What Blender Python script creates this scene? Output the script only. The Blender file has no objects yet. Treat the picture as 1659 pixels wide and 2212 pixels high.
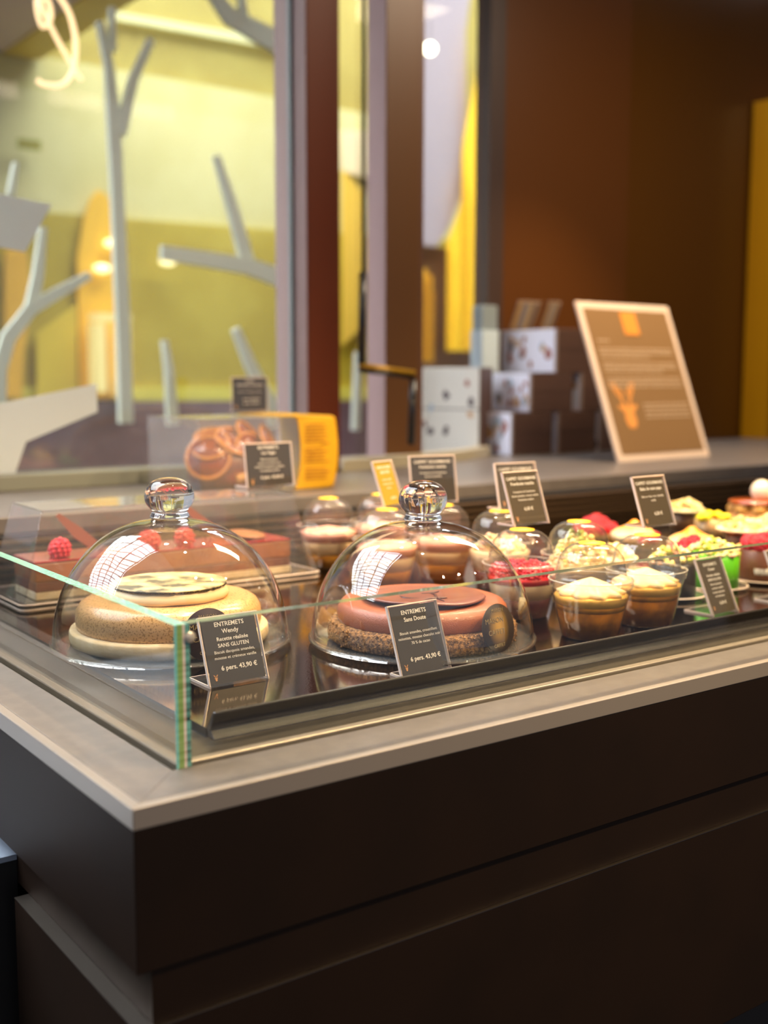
import bpy, bmesh, math, random
from mathutils import Vector, Matrix, noise
random.seed(7)
R = math.radians
SC = bpy.context.scene
COL = SC.collection

# ------------------------------------------------------------------ camera
cam_d = bpy.data.cameras.new('camera'); cam = bpy.data.objects.new('camera', cam_d); COL.objects.link(cam)
SC.camera = cam
yaw, pitch, roll = R(53.954), R(6.751), R(0.130)
fw = Vector((math.cos(yaw)*math.cos(pitch), math.sin(yaw)*math.cos(pitch), -math.sin(pitch)))
rt = Vector((math.sin(yaw), -math.cos(yaw), 0)); up = rt.cross(fw)
r2 = rt*math.cos(roll) + up*math.sin(roll); u2 = -rt*math.sin(roll) + up*math.cos(roll)
m = Matrix((r2, u2, -fw)).transposed().to_4x4(); m.translation = Vector((0, 0, 1.39))
cam.matrix_world = m
cam_d.sensor_fit = 'HORIZONTAL'; cam_d.sensor_width = 36.0; cam_d.lens = 2489.3/1659*36
cam_d.clip_start = 0.05; cam_d.clip_end = 100
cam_d.dof.use_dof = True; cam_d.dof.focus_distance = 1.10; cam_d.dof.aperture_fstop = 4.6

# ------------------------------------------------------------------ world, light, exposure
W = bpy.data.worlds.new('world'); SC.world = W; W.use_nodes = True
W.node_tree.nodes['Background'].inputs[0].default_value = (0.84, 0.86, 1.0, 1)
W.node_tree.nodes['Background'].inputs[1].default_value = 0.3
SC.view_settings.view_transform = 'Standard'; SC.view_settings.look = 'None'
SC.view_settings.gamma = 1.0; SC.view_settings.exposure = 0.9
SC.view_settings.use_curve_mapping = False
cy = SC.cycles
cy.max_bounces = 14; cy.transparent_max_bounces = 48; cy.transmission_bounces = 10; cy.glossy_bounces = 6
cy.diffuse_bounces = 4; cy.sample_clamp_indirect = 5; cy.sample_clamp_direct = 0
cy.caustics_reflective = False; cy.caustics_refractive = False
cy.use_denoising = True

def spot(loc, aim, power, size, blend, col, rad=0.02):
    l = bpy.data.lights.new('spot', 'SPOT'); l.energy = power; l.spot_size = R(size); l.spot_blend = blend
    l.color = col; l.shadow_soft_size = rad
    o = bpy.data.objects.new('spot_light', l); COL.objects.link(o); o.location = loc
    o.rotation_euler = (Vector(aim)-Vector(loc)).to_track_quat('-Z', 'Y').to_euler(); return o
WARM = (1.0, 0.77, 0.50)
AMBER = (1.0, 0.72, 0.38)
LAMPS = [((0.62, 1.45, 2.62), (0.55, 1.10, 1.15), 22), ((0.95, 1.42, 2.62), (0.80, 1.02, 1.15), 24),
         ((1.35, 1.40, 2.62), (1.12, 0.98, 1.15), 44), ((1.75, 1.38, 2.62), (1.50, 1.15, 1.15), 74),
         ((0.75, 0.05, 2.62), (0.62, 1.05, 1.15), 34), ((1.25, -0.05, 2.62), (1.02, 0.95, 1.12), 62), ((1.85, 0.0, 2.62), (1.40, 1.05, 1.12), 80),  # front row of spots added to brighten the sides facing the camera
         ((2.35, 1.75, 2.62), (2.30, 2.15, 1.30), 40), ((0.75, 0.95, 2.62), (0.68, 1.42, 1.15), 34)]
for a, b, p in LAMPS: spot(a, b, p, 62, 0.7, WARM if a[0] < 1.2 else AMBER)
al = bpy.data.lights.new('fill_area', 'AREA'); al.shape = 'RECTANGLE'; al.size = 1.0; al.size_y = 0.3; al.energy = 16; al.color = (1.0, 0.80, 0.58)  # soft warm fill added to brighten the brown wall and the display
ao = bpy.data.objects.new('fill_area_light', al); COL.objects.link(ao); ao.location = (2.2, 1.45, 2.68)

# ------------------------------------------------------------------ helpers
def lin(h):
    h = h.lstrip('#'); out = []
    for i in (0, 2, 4):
        c = int(h[i:i+2], 16)/255; out.append(c/12.92 if c <= 0.04045 else ((c+0.055)/1.055)**2.4)
    return (*out, 1)
def mat(name, col, rough=0.5, metal=0.0, spec=0.5, coat=0.0, var=None, vscale=30, bump=0.0, bscale=60, emit=0, sss=0.0, alpha=1.0):
    m = bpy.data.materials.new(name); m.use_nodes = True; nt = m.node_tree; b = nt.nodes['Principled BSDF']
    c = lin(col) if isinstance(col, str) else col
    b.inputs['Base Color'].default_value = c; b.inputs['Roughness'].default_value = rough
    b.inputs['Metallic'].default_value = metal; b.inputs['Specular IOR Level'].default_value = spec
    b.inputs['Coat Weight'].default_value = coat; b.inputs['Coat Roughness'].default_value = 0.08
    if sss: b.inputs['Subsurface Weight'].default_value = sss; b.inputs['Subsurface Radius'].default_value = (0.01, 0.006, 0.003)
    if emit: b.inputs['Emission Color'].default_value = c; b.inputs['Emission Strength'].default_value = emit
    tc = nt.nodes.new('ShaderNodeTexCoord')
    if var:
        n = nt.nodes.new('ShaderNodeTexNoise'); n.inputs['Scale'].default_value = vscale; n.inputs['Detail'].default_value = 4
        nt.links.new(tc.outputs['Object'], n.inputs['Vector'])
        r = nt.nodes.new('ShaderNodeValToRGB'); r.color_ramp.elements[0].color = c; r.color_ramp.elements[1].color = lin(var)
        r.color_ramp.elements[0].position = 0.42; r.color_ramp.elements[1].position = 0.62
        nt.links.new(n.outputs['Fac'], r.inputs['Fac']); nt.links.new(r.outputs['Color'], b.inputs['Base Color'])
    if bump:
        n = nt.nodes.new('ShaderNodeTexNoise'); n.inputs['Scale'].default_value = bscale; n.inputs['Detail'].default_value = 3
        nt.links.new(tc.outputs['Object'], n.inputs['Vector'])
        bp = nt.nodes.new('ShaderNodeBump'); bp.inputs['Strength'].default_value = bump; bp.inputs['Distance'].default_value = 0.002
        nt.links.new(n.outputs['Fac'], bp.inputs['Height']); nt.links.new(bp.outputs['Normal'], b.inputs['Normal'])
    return m
def thin_glass(name, tint=(0.97, 0.985, 0.98), refl=1.0, haze=0.0, hazecol=(1, 1, 1, 1), rough=0.0, edge=0.55, ior=1.5, bump=0):
    m = bpy.data.materials.new(name); m.use_nodes = True; nt = m.node_tree; nt.nodes.clear()
    N = nt.nodes.new; L = nt.links.new
    out = N('ShaderNodeOutputMaterial'); tr = N('ShaderNodeBsdfTransparent'); gl = N('ShaderNodeBsdfGlossy')
    lw = N('ShaderNodeLayerWeight'); lw.inputs['Blend'].default_value = 0.5
    ramp = N('ShaderNodeValToRGB'); ramp.color_ramp.elements[0].position = 0.55; ramp.color_ramp.elements[1].position = 1.0
    ramp.color_ramp.elements[0].color = (*tint, 1); ramp.color_ramp.elements[1].color = (tint[0]*edge, tint[1]*edge, tint[2]*edge, 1)
    L(lw.outputs['Facing'], ramp.inputs['Fac']); L(ramp.outputs['Color'], tr.inputs['Color'])
    gl.inputs['Roughness'].default_value = rough; gl.inputs['Color'].default_value = (1, 1, 1, 1)
    fr = N('ShaderNodeFresnel'); fr.inputs['IOR'].default_value = ior
    geo = N('ShaderNodeNewGeometry')
    ml = N('ShaderNodeMath'); ml.operation = 'MULTIPLY'; ml.inputs[1].default_value = refl; ml.use_clamp = True
    # the pane is a sheet: use the same Fresnel from both sides
    lw2 = N('ShaderNodeLayerWeight'); lw2.inputs['Blend'].default_value = 0.5
    pw = N('ShaderNodeMath'); pw.operation = 'POWER'; pw.inputs[1].default_value = 4.5
    L(lw2.outputs['Facing'], pw.inputs[0])
    sc = N('ShaderNodeMath'); sc.operation = 'MULTIPLY_ADD'; sc.inputs[1].default_value = 0.85; sc.inputs[2].default_value = 0.045
    L(pw.outputs[0], sc.inputs[0]); L(sc.outputs[0], ml.inputs[0])
    mx = N('ShaderNodeMixShader'); L(ml.outputs[0], mx.inputs[0]); L(tr.outputs[0], mx.inputs[1]); L(gl.outputs[0], mx.inputs[2])
    if bump:
        tc = N('ShaderNodeTexCoord'); n = N('ShaderNodeTexNoise'); n.inputs['Scale'].default_value = 14
        L(tc.outputs['Object'], n.inputs['Vector']); bp = N('ShaderNodeBump'); bp.inputs['Strength'].default_value = bump
        bp.inputs['Distance'].default_value = 0.01; L(n.outputs['Fac'], bp.inputs['Height']); L(bp.outputs['Normal'], gl.inputs['Normal'])
    last = mx
    if haze:
        df = N('ShaderNodeBsdfDiffuse'); df.inputs['Color'].default_value = hazecol
        m2 = N('ShaderNodeMixShader'); m2.inputs[0].default_value = haze
        L(mx.outputs[0], m2.inputs[1]); L(df.outputs[0], m2.inputs[2]); last = m2
    L(last.outputs[0], out.inputs['Surface']); return m
def solid_glass(name, col=(1, 1, 1, 1), rough=0.0):
    m = bpy.data.materials.new(name); m.use_nodes = True; nt = m.node_tree; nt.nodes.clear()
    out = nt.nodes.new('ShaderNodeOutputMaterial'); g = nt.nodes.new('ShaderNodeBsdfGlass')
    g.inputs['Color'].default_value = col; g.inputs['IOR'].default_value = 1.5; g.inputs['Roughness'].default_value = rough
    nt.links.new(g.outputs[0], out.inputs['Surface']); return m

class B:
    """collects shapes into one mesh"""
    def __init__(s): s.b = bmesh.new()
    def box(s, x0, x1, y0, y1, z0, z1, mi=0):
        v = [s.b.verts.new(p) for p in ((x0,y0,z0),(x1,y0,z0),(x1,y1,z0),(x0,y1,z0),(x0,y0,z1),(x1,y0,z1),(x1,y1,z1),(x0,y1,z1))]
        for f in ((3,2,1,0),(4,5,6,7),(0,1,5,4),(1,2,6,5),(2,3,7,6),(3,0,4,7)):
            s.b.faces.new([v[i] for i in f]).material_index = mi
        return s
    def lathe(s, prof, seg=64, c=(0,0,0), closed=False, mi=0, mod=None):
        rings = []
        for r, z in prof:
            if r < 1e-6: rings.append([s.b.verts.new((c[0], c[1], c[2]+z))]); continue
            ring = []
            for k in range(seg):
                a = 2*math.pi*k/seg; rr, zz = (r, z) if mod is None else mod(r, z, a)
                ring.append(s.b.verts.new((c[0]+rr*math.cos(a), c[1]+rr*math.sin(a), c[2]+zz)))
            rings.append(ring)
        pairs = list(zip(rings, rings[1:])) + ([(rings[-1], rings[0])] if closed else [])
        for A, C in pairs:
            for k in range(seg):
                j = (k+1) % seg
                if len(A) == 1 and len(C) == 1: continue
                if len(A) == 1: f = [A[0], C[j], C[k]]
                elif len(C) == 1: f = [A[k], A[j], C[0]]
                else: f = [A[k], A[j], C[j], C[k]]
                try: fc = s.b.faces.new(f); fc.smooth = True; fc.material_index = mi
                except ValueError: pass
        return s
    def tube(s, pts, r, seg=10, mi=0, caps=True):
        pts = [Vector(p) for p in pts]; rings = []
        rs = r if isinstance(r, (list, tuple)) else [r]*len(pts)
        prev = None
        for i, p in enumerate(pts):
            t = (pts[min(i+1, len(pts)-1)] - pts[max(i-1, 0)]).normalized()
            if prev is None: n = t.orthogonal().normalized()
            else: n = (prev - t*prev.dot(t)).normalized()
            prev = n; bn = t.cross(n)
            rings.append([s.b.verts.new(p + (n*math.cos(2*math.pi*k/seg) + bn*math.sin(2*math.pi*k/seg))*rs[i]) for k in range(seg)])
        for A, C in zip(rings, rings[1:]):
            for k in range(seg):
                f = s.b.faces.new([A[k], A[(k+1)%seg], C[(k+1)%seg], C[k]]); f.smooth = True; f.material_index = mi
        if caps:
            s.b.faces.new(rings[0][::-1]).material_index = mi; s.b.faces.new(rings[-1]).material_index = mi
        return s
    def prism(s, poly, axis, a, b, mi=0):
        """poly in the two other axes, extruded along axis from a to b"""
        def P(u, v, w): return {'x': (w, u, v), 'y': (u, w, v), 'z': (u, v, w)}[axis]
        A = [s.b.verts.new(P(u, v, a)) for u, v in poly]; C = [s.b.verts.new(P(u, v, b)) for u, v in poly]
        n = len(poly)
        s.b.faces.new(A).material_index = mi; s.b.faces.new(C[::-1]).material_index = mi
        for k in range(n): s.b.faces.new([A[k], C[k], C[(k+1)%n], A[(k+1)%n]]).material_index = mi
        return s
    def ball(s, c, r, sub=2, sc=(1,1,1), mi=0, jit=0):
        g = bmesh.ops.create_icosphere(s.b, subdivisions=sub, radius=r)
        for v in g['verts']:
            q = v.co.copy()
            if jit: q *= 1 + jit*noise.noise(q*(3/r) + Vector(c)*91)
            v.co = Vector((q.x*sc[0], q.y*sc[1], q.z*sc[2])) + Vector(c)
            for f in v.link_faces: f.smooth = True; f.material_index = mi
        return s
    def sheet(s, rows, mi=0, smooth=True):
        V = [[s.b.verts.new(p) for p in row] for row in rows]
        for a, c in zip(V, V[1:]):
            for k in range(len(a)-1):
                f = s.b.faces.new([a[k], a[k+1], c[k+1], c[k]]); f.smooth = smooth; f.material_index = mi
        return s
    def go(s, name, mats, parent=None, bevel=0, loc=None, seg=2, recalc=True):
        if recalc: bmesh.ops.recalc_face_normals(s.b, faces=s.b.faces)
        me = bpy.data.meshes.new(name); s.b.to_mesh(me); s.b.free()
        o = bpy.data.objects.new(name, me); COL.objects.link(o)
        for mt in (mats if isinstance(mats, (list, tuple)) else [mats]): me.materials.append(mt)
        if parent: o.parent = parent
        if loc: o.location = loc
        if bevel:
            md = o.modifiers.new('bevel', 'BEVEL'); md.width = bevel; md.segments = seg; md.limit_method = 'ANGLE'; md.angle_limit = R(40)
        return o
def tag(o, label, cat, group=None, kind=None):
    o['label'] = label; o['category'] = cat
    if group: o['group'] = group
    if kind: o['kind'] = kind
    return o
def struct(o, label=None, cat='structure'):
    o['kind'] = 'structure'
    if label: o['label'] = label; o['category'] = cat
    return o
def thing(name, label, cat, loc=(0,0,0), rz=0, group=None):
    o = bpy.data.objects.new(name, None); COL.objects.link(o); o.empty_display_size = 0.01
    o.location = loc; o.rotation_euler = (0, 0, rz); return tag(o, label, cat, group)
def dup(root, label, loc, rz=None, group=None):
    r = root.copy(); COL.objects.link(r); r.location = loc; r['label'] = label
    if rz is not None: r.rotation_euler = (0, 0, rz)
    if group: r['group'] = group
    for ch in list(root.children):
        c = ch.copy(); COL.objects.link(c); c.parent = r
        for g in list(ch.children):
            d = g.copy(); COL.objects.link(d); d.parent = c
    return r
def text_mesh(lines, name, material, parent, extrude=0.00008):
    """lines: (string, size, x centre, z, bold); lettering in the xz plane facing -y"""
    bm = bmesh.new()
    for s, size, x, z, bold in lines:
        cu = bpy.data.curves.new('t', 'FONT'); cu.body = s; cu.size = size; cu.align_x = 'CENTER'; cu.offset = bold*size; cu.extrude = extrude
        cu.resolution_u = 3; cu.space_character = 1.02
        o = bpy.data.objects.new('t', cu); COL.objects.link(o)
        bpy.context.view_layer.update()
        me = bpy.data.meshes.new_from_object(o.evaluated_get(bpy.context.evaluated_depsgraph_get()))
        me.transform(Matrix.Translation((x, 0, z)) @ Matrix.Rotation(R(90), 4, 'X'))
        bm.from_mesh(me); bpy.data.objects.remove(o); bpy.data.curves.remove(cu); bpy.data.meshes.remove(me)
    me = bpy.data.meshes.new(name); bm.to_mesh(me); bm.free(); me.materials.append(material)
    o = bpy.data.objects.new(name, me); COL.objects.link(o); o.parent = parent; return o

# ------------------------------------------------------------------ materials
M = {}
M['rim'] = mat('rim_metal', '#68605a', 0.40, 0.3, 0.5, var='#6e665f', vscale=60, bump=0.03, bscale=900)
M['brushed'] = mat('brushed_metal', '#655c4e', 0.28, 0.85, 0.5, bump=0.05, bscale=300)
M['skirt'] = mat('dark_laminate', '#190e06', 0.55, 0, 0.16, var='#160c05', vscale=8)
M['groove'] = mat('black_groove', '#0a0808', 0.6)
M['black'] = mat('black_satin', '#14100e', 0.28, 0, 0.6)
M['bar'] = mat('black_bar', '#1e1815', 0.25, 0, 0.7)
M['deck'] = mat('mirror_deck', '#8c7c6a', 0.06, 1.0, 0.5, bump=0.02, bscale=400)
M['pane'] = thin_glass('pane_glass', (0.97, 0.985, 0.98), 1.0)
M['pane_edge'] = mat('pane_edge', '#86bdb2', 0.12, 0, 0.8, coat=0.5, var='#5f9c90', vscale=300)
M['dome'] = thin_glass('dome_glass', (0.985, 0.985, 0.98), 1.6, edge=0.45, bump=0.25)
M['glass'] = solid_glass('solid_glass')
M['plastic'] = thin_glass('clear_plastic', (0.97, 0.965, 0.96), 1.1, haze=0.03, rough=0.03, edge=0.6)
M['plastic2'] = thin_glass('clear_pvc', (0.95, 0.94, 0.93), 1.3, haze=0.10, hazecol=(0.85, 0.82, 0.8, 1), rough=0.05)
M['cup'] = thin_glass('cup_plastic', (0.985, 0.98, 0.97), 1.0, haze=0.02, hazecol=(1, .95, .88, 1), rough=0.03, edge=0.6)
M['acryl'] = thin_glass('acrylic', (0.975, 0.97, 0.965), 0.5, haze=0.012, hazecol=(1, .95, .9, 1), rough=0.02)
M['rimglass'] = thin_glass('rim_plastic', (0.9, 0.88, 0.84), 3.0, haze=0.25, hazecol=(1, .92, .8, 1), rough=0.1)
M['acryl_edge'] = mat('acrylic_edge', '#e6cfc0', 0.15, 0, 0.8)
M['card'] = mat('card_brown', '#261f19', 0.45, 0, 0.4)
M['card2'] = mat('card_bronze', '#3e3119', 0.45, 0, 0.4)
M['card_y'] = mat('card_yellow', '#a48c14', 0.45, 0, 0.4)
M['ink'] = mat('white_ink', '#e8e2da', 0.6)
M['gold'] = mat('logo_gold', '#c9905c', 0.5)
M['frame'] = mat('frame_brown', '#5c2606', 0.45, 0, 0.25)
M['daylit'] = mat('frame_daylit', '#a48884', 0.5)  # daylight on the left faces of the posts, put into their colour
M['window'] = thin_glass('window_glass', (0.97, 0.98, 0.95), 0.9, haze=0.02, hazecol=(0.8, 0.85, 0.8, 1))
M['tinted'] = thin_glass('tinted_glass', (0.95, 0.94, 0.92), 0.15, haze=0.01)
M['wall'] = mat('brown_wall', '#56300c', 0.38, 0, 0.5)
M['ledge'] = mat('ledge_stone', '#645d5a', 0.35, 0, 0.5, var='#6b6460', vscale=25)
M['ledge_face'] = mat('ledge_face', '#6a5c4c', 0.4, 0.2)
M['sill'] = mat('sill_paint', '#7c7c6e', 0.5)

# ------------------------------------------------------------------ the place: floor, ceiling, walls
def wall(name, *b, m): return struct(B().box(*b).go(name, m))
FLOOR = mat('floor_stone', '#3c3431', 0.35, 0, 0.5, var='#453c38', vscale=4)
wall('floor', -6, 10, -6, 10, -0.05, 0, m=FLOOR)
wall('ceiling', 0.35, 5.2, -1.2, 2.3, 2.72, 2.80, m=mat('ceiling_paint', '#55453a', 0.7))
wall('wall_right', 2.18, 2.745, 2.50, 2.56, 0, 2.72, m=M['wall'])
wall('wall_back', 2.745, 3.9, 2.51, 2.57, 0, 2.72, m=mat('brown_wall_sheen', '#523004', 0.34, 0, 0.5))  # same brown, its tone shifted to imitate a gloss reflection
wall('trim_1', 3.345, 3.60, 2.40, 2.50, 1.18, 2.30, m=mat('yellow_trim', '#b07c08', 0.35))
wall('wall_side', 3.60, 3.66, -1.2, 2.6, 0, 2.72, m=mat('brown_side', '#3a2212', 0.5))
wall('trim_2', 2.145, 2.20, 2.46, 2.50, 1.18, 2.72, m=mat('dark_trim', '#3c2b24', 0.45))

# mall hall beyond the windows: shop front in bands, soffit, glazed roof that lights it
def poly(name, pts, y, m, label=None, cat=None, depth=0.02, st=False):
    o = B().prism(pts, 'y', y, y+depth).go(name, m)
    if st: struct(o)
    else: tag(o, label, cat, 'coloured panels across the hall')
    return o
FC = lambda n, c, v=None: mat(n, c, 0.45, 0, 0.4, var=v, vscale=3)
wall('wall_facade', 0.6, 9, 6.05, 6.15, 0, 5, m=FC('facade_base', '#a8984e', '#b0a256'))
poly('trim_3', [(0.6,3.03),(2.337,3.015),(9,2.96),(9,2.30),(5.0,2.279),(3.585,2.243),(2.389,2.231),(0.6,2.20)], 6.02, FC('band_light', '#d4cd90', '#cec686'), st=True)
poly('trim_4', [(0.6,2.20),(2.389,2.231),(3.585,2.243),(5.0,2.279),(9,2.30),(9,1.30),(0.6,1.33)], 6.0, FC('band_olive', '#b29c2c', '#bca83a'), st=True)
poly('trim_5', [(0.6,1.33),(9,1.30),(9,1.20),(0.6,1.265)], 5.98, FC('band_lime', '#dcd058'), st=True)
poly('trim_6', [(0.6,1.265),(9,1.20),(9,0),(0.6,0)], 5.90, FC('band_plinth', '#6f5658', '#83696a'), st=True)
poly('trim_7', [(2.572,3.264),(3.351,3.274),(3.658,3.273),(3.659,3.325),(3.352,3.32),(2.6,3.304)], 6.0, FC('streak', '#dcdaa4'), st=True)
GOLD = mat('gold_panel', '#f4c038', 0.4, 0, 0.4)
poly('shop_panel', [(2.322,1.266),(2.331,1.999),(2.376,2.218),(2.417,2.318),(2.457,2.364),(2.508,2.338),(2.558,2.233),(2.545,1.264)], 5.95, GOLD, 'tall golden yellow arched panel across the hall, beside the upright white branch', 'panel')
poly('shop_panel', [(1.925,1.27),(1.952,2.023),(2.06,2.029),(2.081,1.795),(2.03,1.508),(2.009,1.269)], 5.95, mat('amber_panel', '#ecb63a', 0.4), 'amber panel across the hall at the left edge of the photo', 'panel')
poly('shop_panel', [(2.09,1.269),(2.10,1.60),(2.32,1.76),(2.31,1.266)], 5.95, mat('lemon_panel', '#dcc03e', 0.4), 'lemon yellow panel across the hall between the amber and golden ones', 'panel')
poly('shop_panel', [(4.024,2.626),(4.168,2.502),(4.186,2.109),(4.186,1.711),(4.021,1.578)], 5.95, mat('sun_panel', '#f0c850', 0.4), 'sunny yellow panel seen through the narrow pane right of the brown post', 'panel')
poly('shop_panel', [(4.025,2.86),(4.30,2.90),(4.30,2.587),(4.024,2.626)], 5.97, mat('cream_panel', '#ecdcb0', 0.4), 'cream panel high across the hall right of the brown post', 'panel')
sh = thing('lit_shelf_unit', 'pale lit shelving in front of the golden panel across the hall', 'shelf', (2.46, 5.8, 1.2))
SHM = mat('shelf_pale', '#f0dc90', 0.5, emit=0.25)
B().box(-0.10, 0.10, 0, 0.1, 0.47, 0.51).go('shelf', SHM, sh)
B().box(-0.105, -0.045, 0, 0.1, 0.1, 0.46).go('side_panel', SHM, sh); B().box(0.02, 0.095, 0, 0.1, 0.08, 0.46).go('side_panel', SHM, sh)
B().box(0.6, 1.99, 2.32, 6.0, 3.0, 3.5).go('ceiling_hall', mat('soffit_mauve', '#d6c4ce', 0.6))['kind'] = 'structure'
wall('trim_8', 1.99, 2.18, 2.32, 6.0, 2.99, 3.5, m=mat('soffit_gold', '#d8bc48', 0.5))
sm = tag(B().box(2.03, 2.146, 5.93, 5.95, 2.527, 2.575).go('wall_sign', mat('sign_olive', '#9c9420', 0.5)), 'small olive plate on the pale band across the hall', 'sign')
for i, (x, z, lb) in enumerate(((2.509, 2.083, 'small pale lamp glowing on the golden panel across the hall'), (2.823, 2.008, 'small pale lamp glowing on the olive band beside the leaning branch'), (2.445, 1.95, 'dim pale lamp low on the golden panel across the hall'))):
    tag(B().ball((x, 5.9, z), 0.03, 2, (1.7, 0.6, 0.8)).go('wall_lamp', mat('lamp_glow', '#ffeeb0', 0.5, emit=1.2)), lb, 'lamp')
# glazed roof: bright panes between bars
sky = B()
PX = [0.4+i*0.62 for i in range(10)]; PY = [3.3+i*0.7 for i in range(8)]
SKYM = mat('sky_pane', (0.90, 0.94, 1.0, 1), 0.5, emit=9.6)
sky.box(-8.0, 6.5, 1.9, 9.0, 6.30, 6.34)
o = sky.go('window_1', SKYM); struct(o)
br = B()
for i in range(29): x = -7.5+i*0.5; br.box(x-0.03, x+0.03, 1.9, 9.0, 6.16, 6.24)
for i in range(6): y = 2.0+i*1.35; br.box(-8.0, 6.5, y-0.06, y+0.06, 6.06, 6.16)
for i in range(-3, 9): br.tube([(i*1.0-1.2, 3.0, 6.12), (i*1.0+1.4, 8.8, 6.12)], 0.02, 6)
struct(br.go('window_frame', mat('roof_bars', '#5c6470', 0.5), o))

# pale branches standing in the hall, each thick board shapes
BR = [[[(1.425,2.44,.0097),(1.451,2.317,.0125),(1.462,2.17,.0196),(1.467,1.966,.0184),(1.472,1.744,.02),(1.476,1.547,.0201),(1.478,1.24,.0217)],[(1.480,2.12,.0183),(1.528,2.288,.0141),(1.589,2.414,.01)],[(1.463,2.486,.0083),(1.461,2.359,.0098)]],
 [[(1.809,2.093,.0089),(1.858,1.959,.0166),(1.924,1.748,.0245)],[(1.609,1.774,.0218),(1.771,1.762,.0239),(1.924,1.748,.026),(2.103,1.701,.0331),(2.22,1.68,.0331)]],
 [[(1.872,1.543,.0122),(1.928,1.422,.0186),(2.011,1.274,.0268),(2.03,1.22,.0268)]],
 [[(1.615,1.5,.0088),(1.629,1.405,.0133),(1.639,1.23,.0178)]],
 [[(1.789,2.608,.0175),(1.866,2.531,.0281),(1.968,2.501,.0331),(2.127,2.458,.0371),(2.25,2.42,.0371)],[(1.901,2.629,.0119),(1.917,2.525,.0134)]],
 [[(1.232,1.823,.0096),(1.213,1.688,.015),(1.189,1.586,.0191),(1.117,1.497,.0203),(1.087,1.403,.0203),(1.077,1.22,.0203)],[(1.37,1.69,.0112),(1.275,1.637,.0166),(1.189,1.586,.0191)]],
 [[(1.157,2.001,.0054),(1.139,1.908,.0094)]], [[(2.368,1.474,.0115),(2.356,1.194,.0133)]]]
BLAB = ['tall upright pale branch forking at its top, left of the leaning branches', 'pale branch fork pointing left and up, cut off by the brown post', 'short pale branch leaning left low beside the brown post', 'thin short pale branch rising behind the clear cake box', 'thick pale branch crossing the top of the window by the post', 'pale forked branch at the left edge above the grey paper shape', 'tiny pale twig at the left edge above the upper grey shape', 'thin pale upright rod low in the narrow pane']
BM = mat('branch_pale', '#f6fce8', 0.6)
struct(B().box(-0.5, 4.6, 3.427, 3.433, 0.0, 3.3).go('window_4', thin_glass('hall_glass', (0.98, 0.985, 0.98), 0.08)))
for bi, (strokes, lb) in enumerate(zip(BR, BLAB)):
    b = B()
    for si, s in enumerate(strokes):
        L_, Rr = [], []
        for i, (x, z, w) in enumerate(s):
            q0 = Vector(s[max(i-1, 0)][:2]); q1 = Vector(s[min(i+1, len(s)-1)][:2]); t = (q1-q0).normalized(); n = Vector((-t.y, t.x))
            L_.append((x+n.x*w, z+n.y*w)); Rr.append((x-n.x*w, z-n.y*w))
        b.prism(L_+Rr[::-1], 'y', 3.4-0.003*si, 3.424-0.003*si)
    tag(b.go('branch_decoration', BM), lb, 'decoration', 'pale branches across the hall')
# looped rope lamp
pts = [(1.099,2.9,2.336),(1.133,2.9,2.288),(1.147,2.9,2.223),(1.139,2.9,2.154),(1.11,2.9,2.114),(1.062,2.9,2.107),(1.045,2.9,2.116)]
NEON = mat('neon_glow', '#ffd9a8', 0.5, emit=0.9)
lm = thing('neon_lamp', 'looping warm white neon tube hanging high outside the left window', 'lamp', (0, 0, 0))
def smooth_pts(P, n=6):
    P = [Vector(p) for p in P]; out = []
    for i in range(len(P)-1):
        p0, p1, p2, p3 = P[max(i-1,0)], P[i], P[i+1], P[min(i+2,len(P)-1)]
        for k in range(n):
            t = k/n; out.append(0.5*((2*p1)+(-p0+p2)*t+(2*p0-5*p1+4*p2-p3)*t*t+(-p0+3*p1-3*p2+p3)*t**3))
    return out+[P[-1]]
B().tube(smooth_pts(pts), 0.007, 8).go('tube', NEON, lm)
B().tube(smooth_pts([(1.07,2.9,2.36),(1.05,2.9,2.30),(1.062,2.9,2.245),(1.085,2.9,2.27),(1.078,2.9,2.31),(1.06,2.9,2.30),(1.10,2.9,2.22),(1.16,2.9,2.13)]), 0.006, 8).go('tube', NEON, lm)

# things behind the second window; the globes stand in for lamp reflections
HS = lambda P, k=1.3: [(x*k, 1.39+(z-1.39)*k) for x, z in P]
poly('wall_hall', HS([(2.945,3.3),(3.45,3.3),(3.385,2.893),(3.395,2.227),(3.299,2.04),(3.234,1.956),(3.094,1.956),(2.945,1.947)]), 5.265, mat('hall_grey', '#b4aab0', 0.5), st=True)
poly('wall_hall_low', HS([(2.93,3.3),(2.96,3.3),(2.96,1.96),(4.6,1.96),(4.6,0.35),(2.93,0.35)]), 5.33, mat('hall_brown', '#7c5634', 0.5), st=True)
yel = thing('yellow_curtain', 'bright yellow curtain hanging behind the glass beside the brown wall', 'curtain', (4.42, 5.2, 1.143))
yel.scale = (1.3, 1.3, 1.3)
def curtain(xa, xb, z0, z1, top=None):
    rows = []
    n = 40
    for k in range(13):
        row = []
        for i in range(n+1):
            u = i/n; zt = top(u) if top else z1
            z = z0+(zt-z0)*k/12; row.append((xa+(xb-xa)*u, 0.02*math.sin(u*22), z))
        rows.append(row)
    return rows
CY = mat('curtain_yellow', '#ffcf1c', 0.6)
B().sheet(curtain(-0.15, 0.13, 0.30, 1.7, lambda u: 0.75+1.0*min(1, u*1.7)**1.6)).go('curtain', CY, yel, loc=(0, 0, -0.0))
B().sheet(curtain(-0.33, -0.22, 0.25, 0.65, lambda u: 0.55+0.1*math.sin(u*3.1))).go('curtain', mat('curtain_amber', '#d8a020', 0.6), yel)
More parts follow.
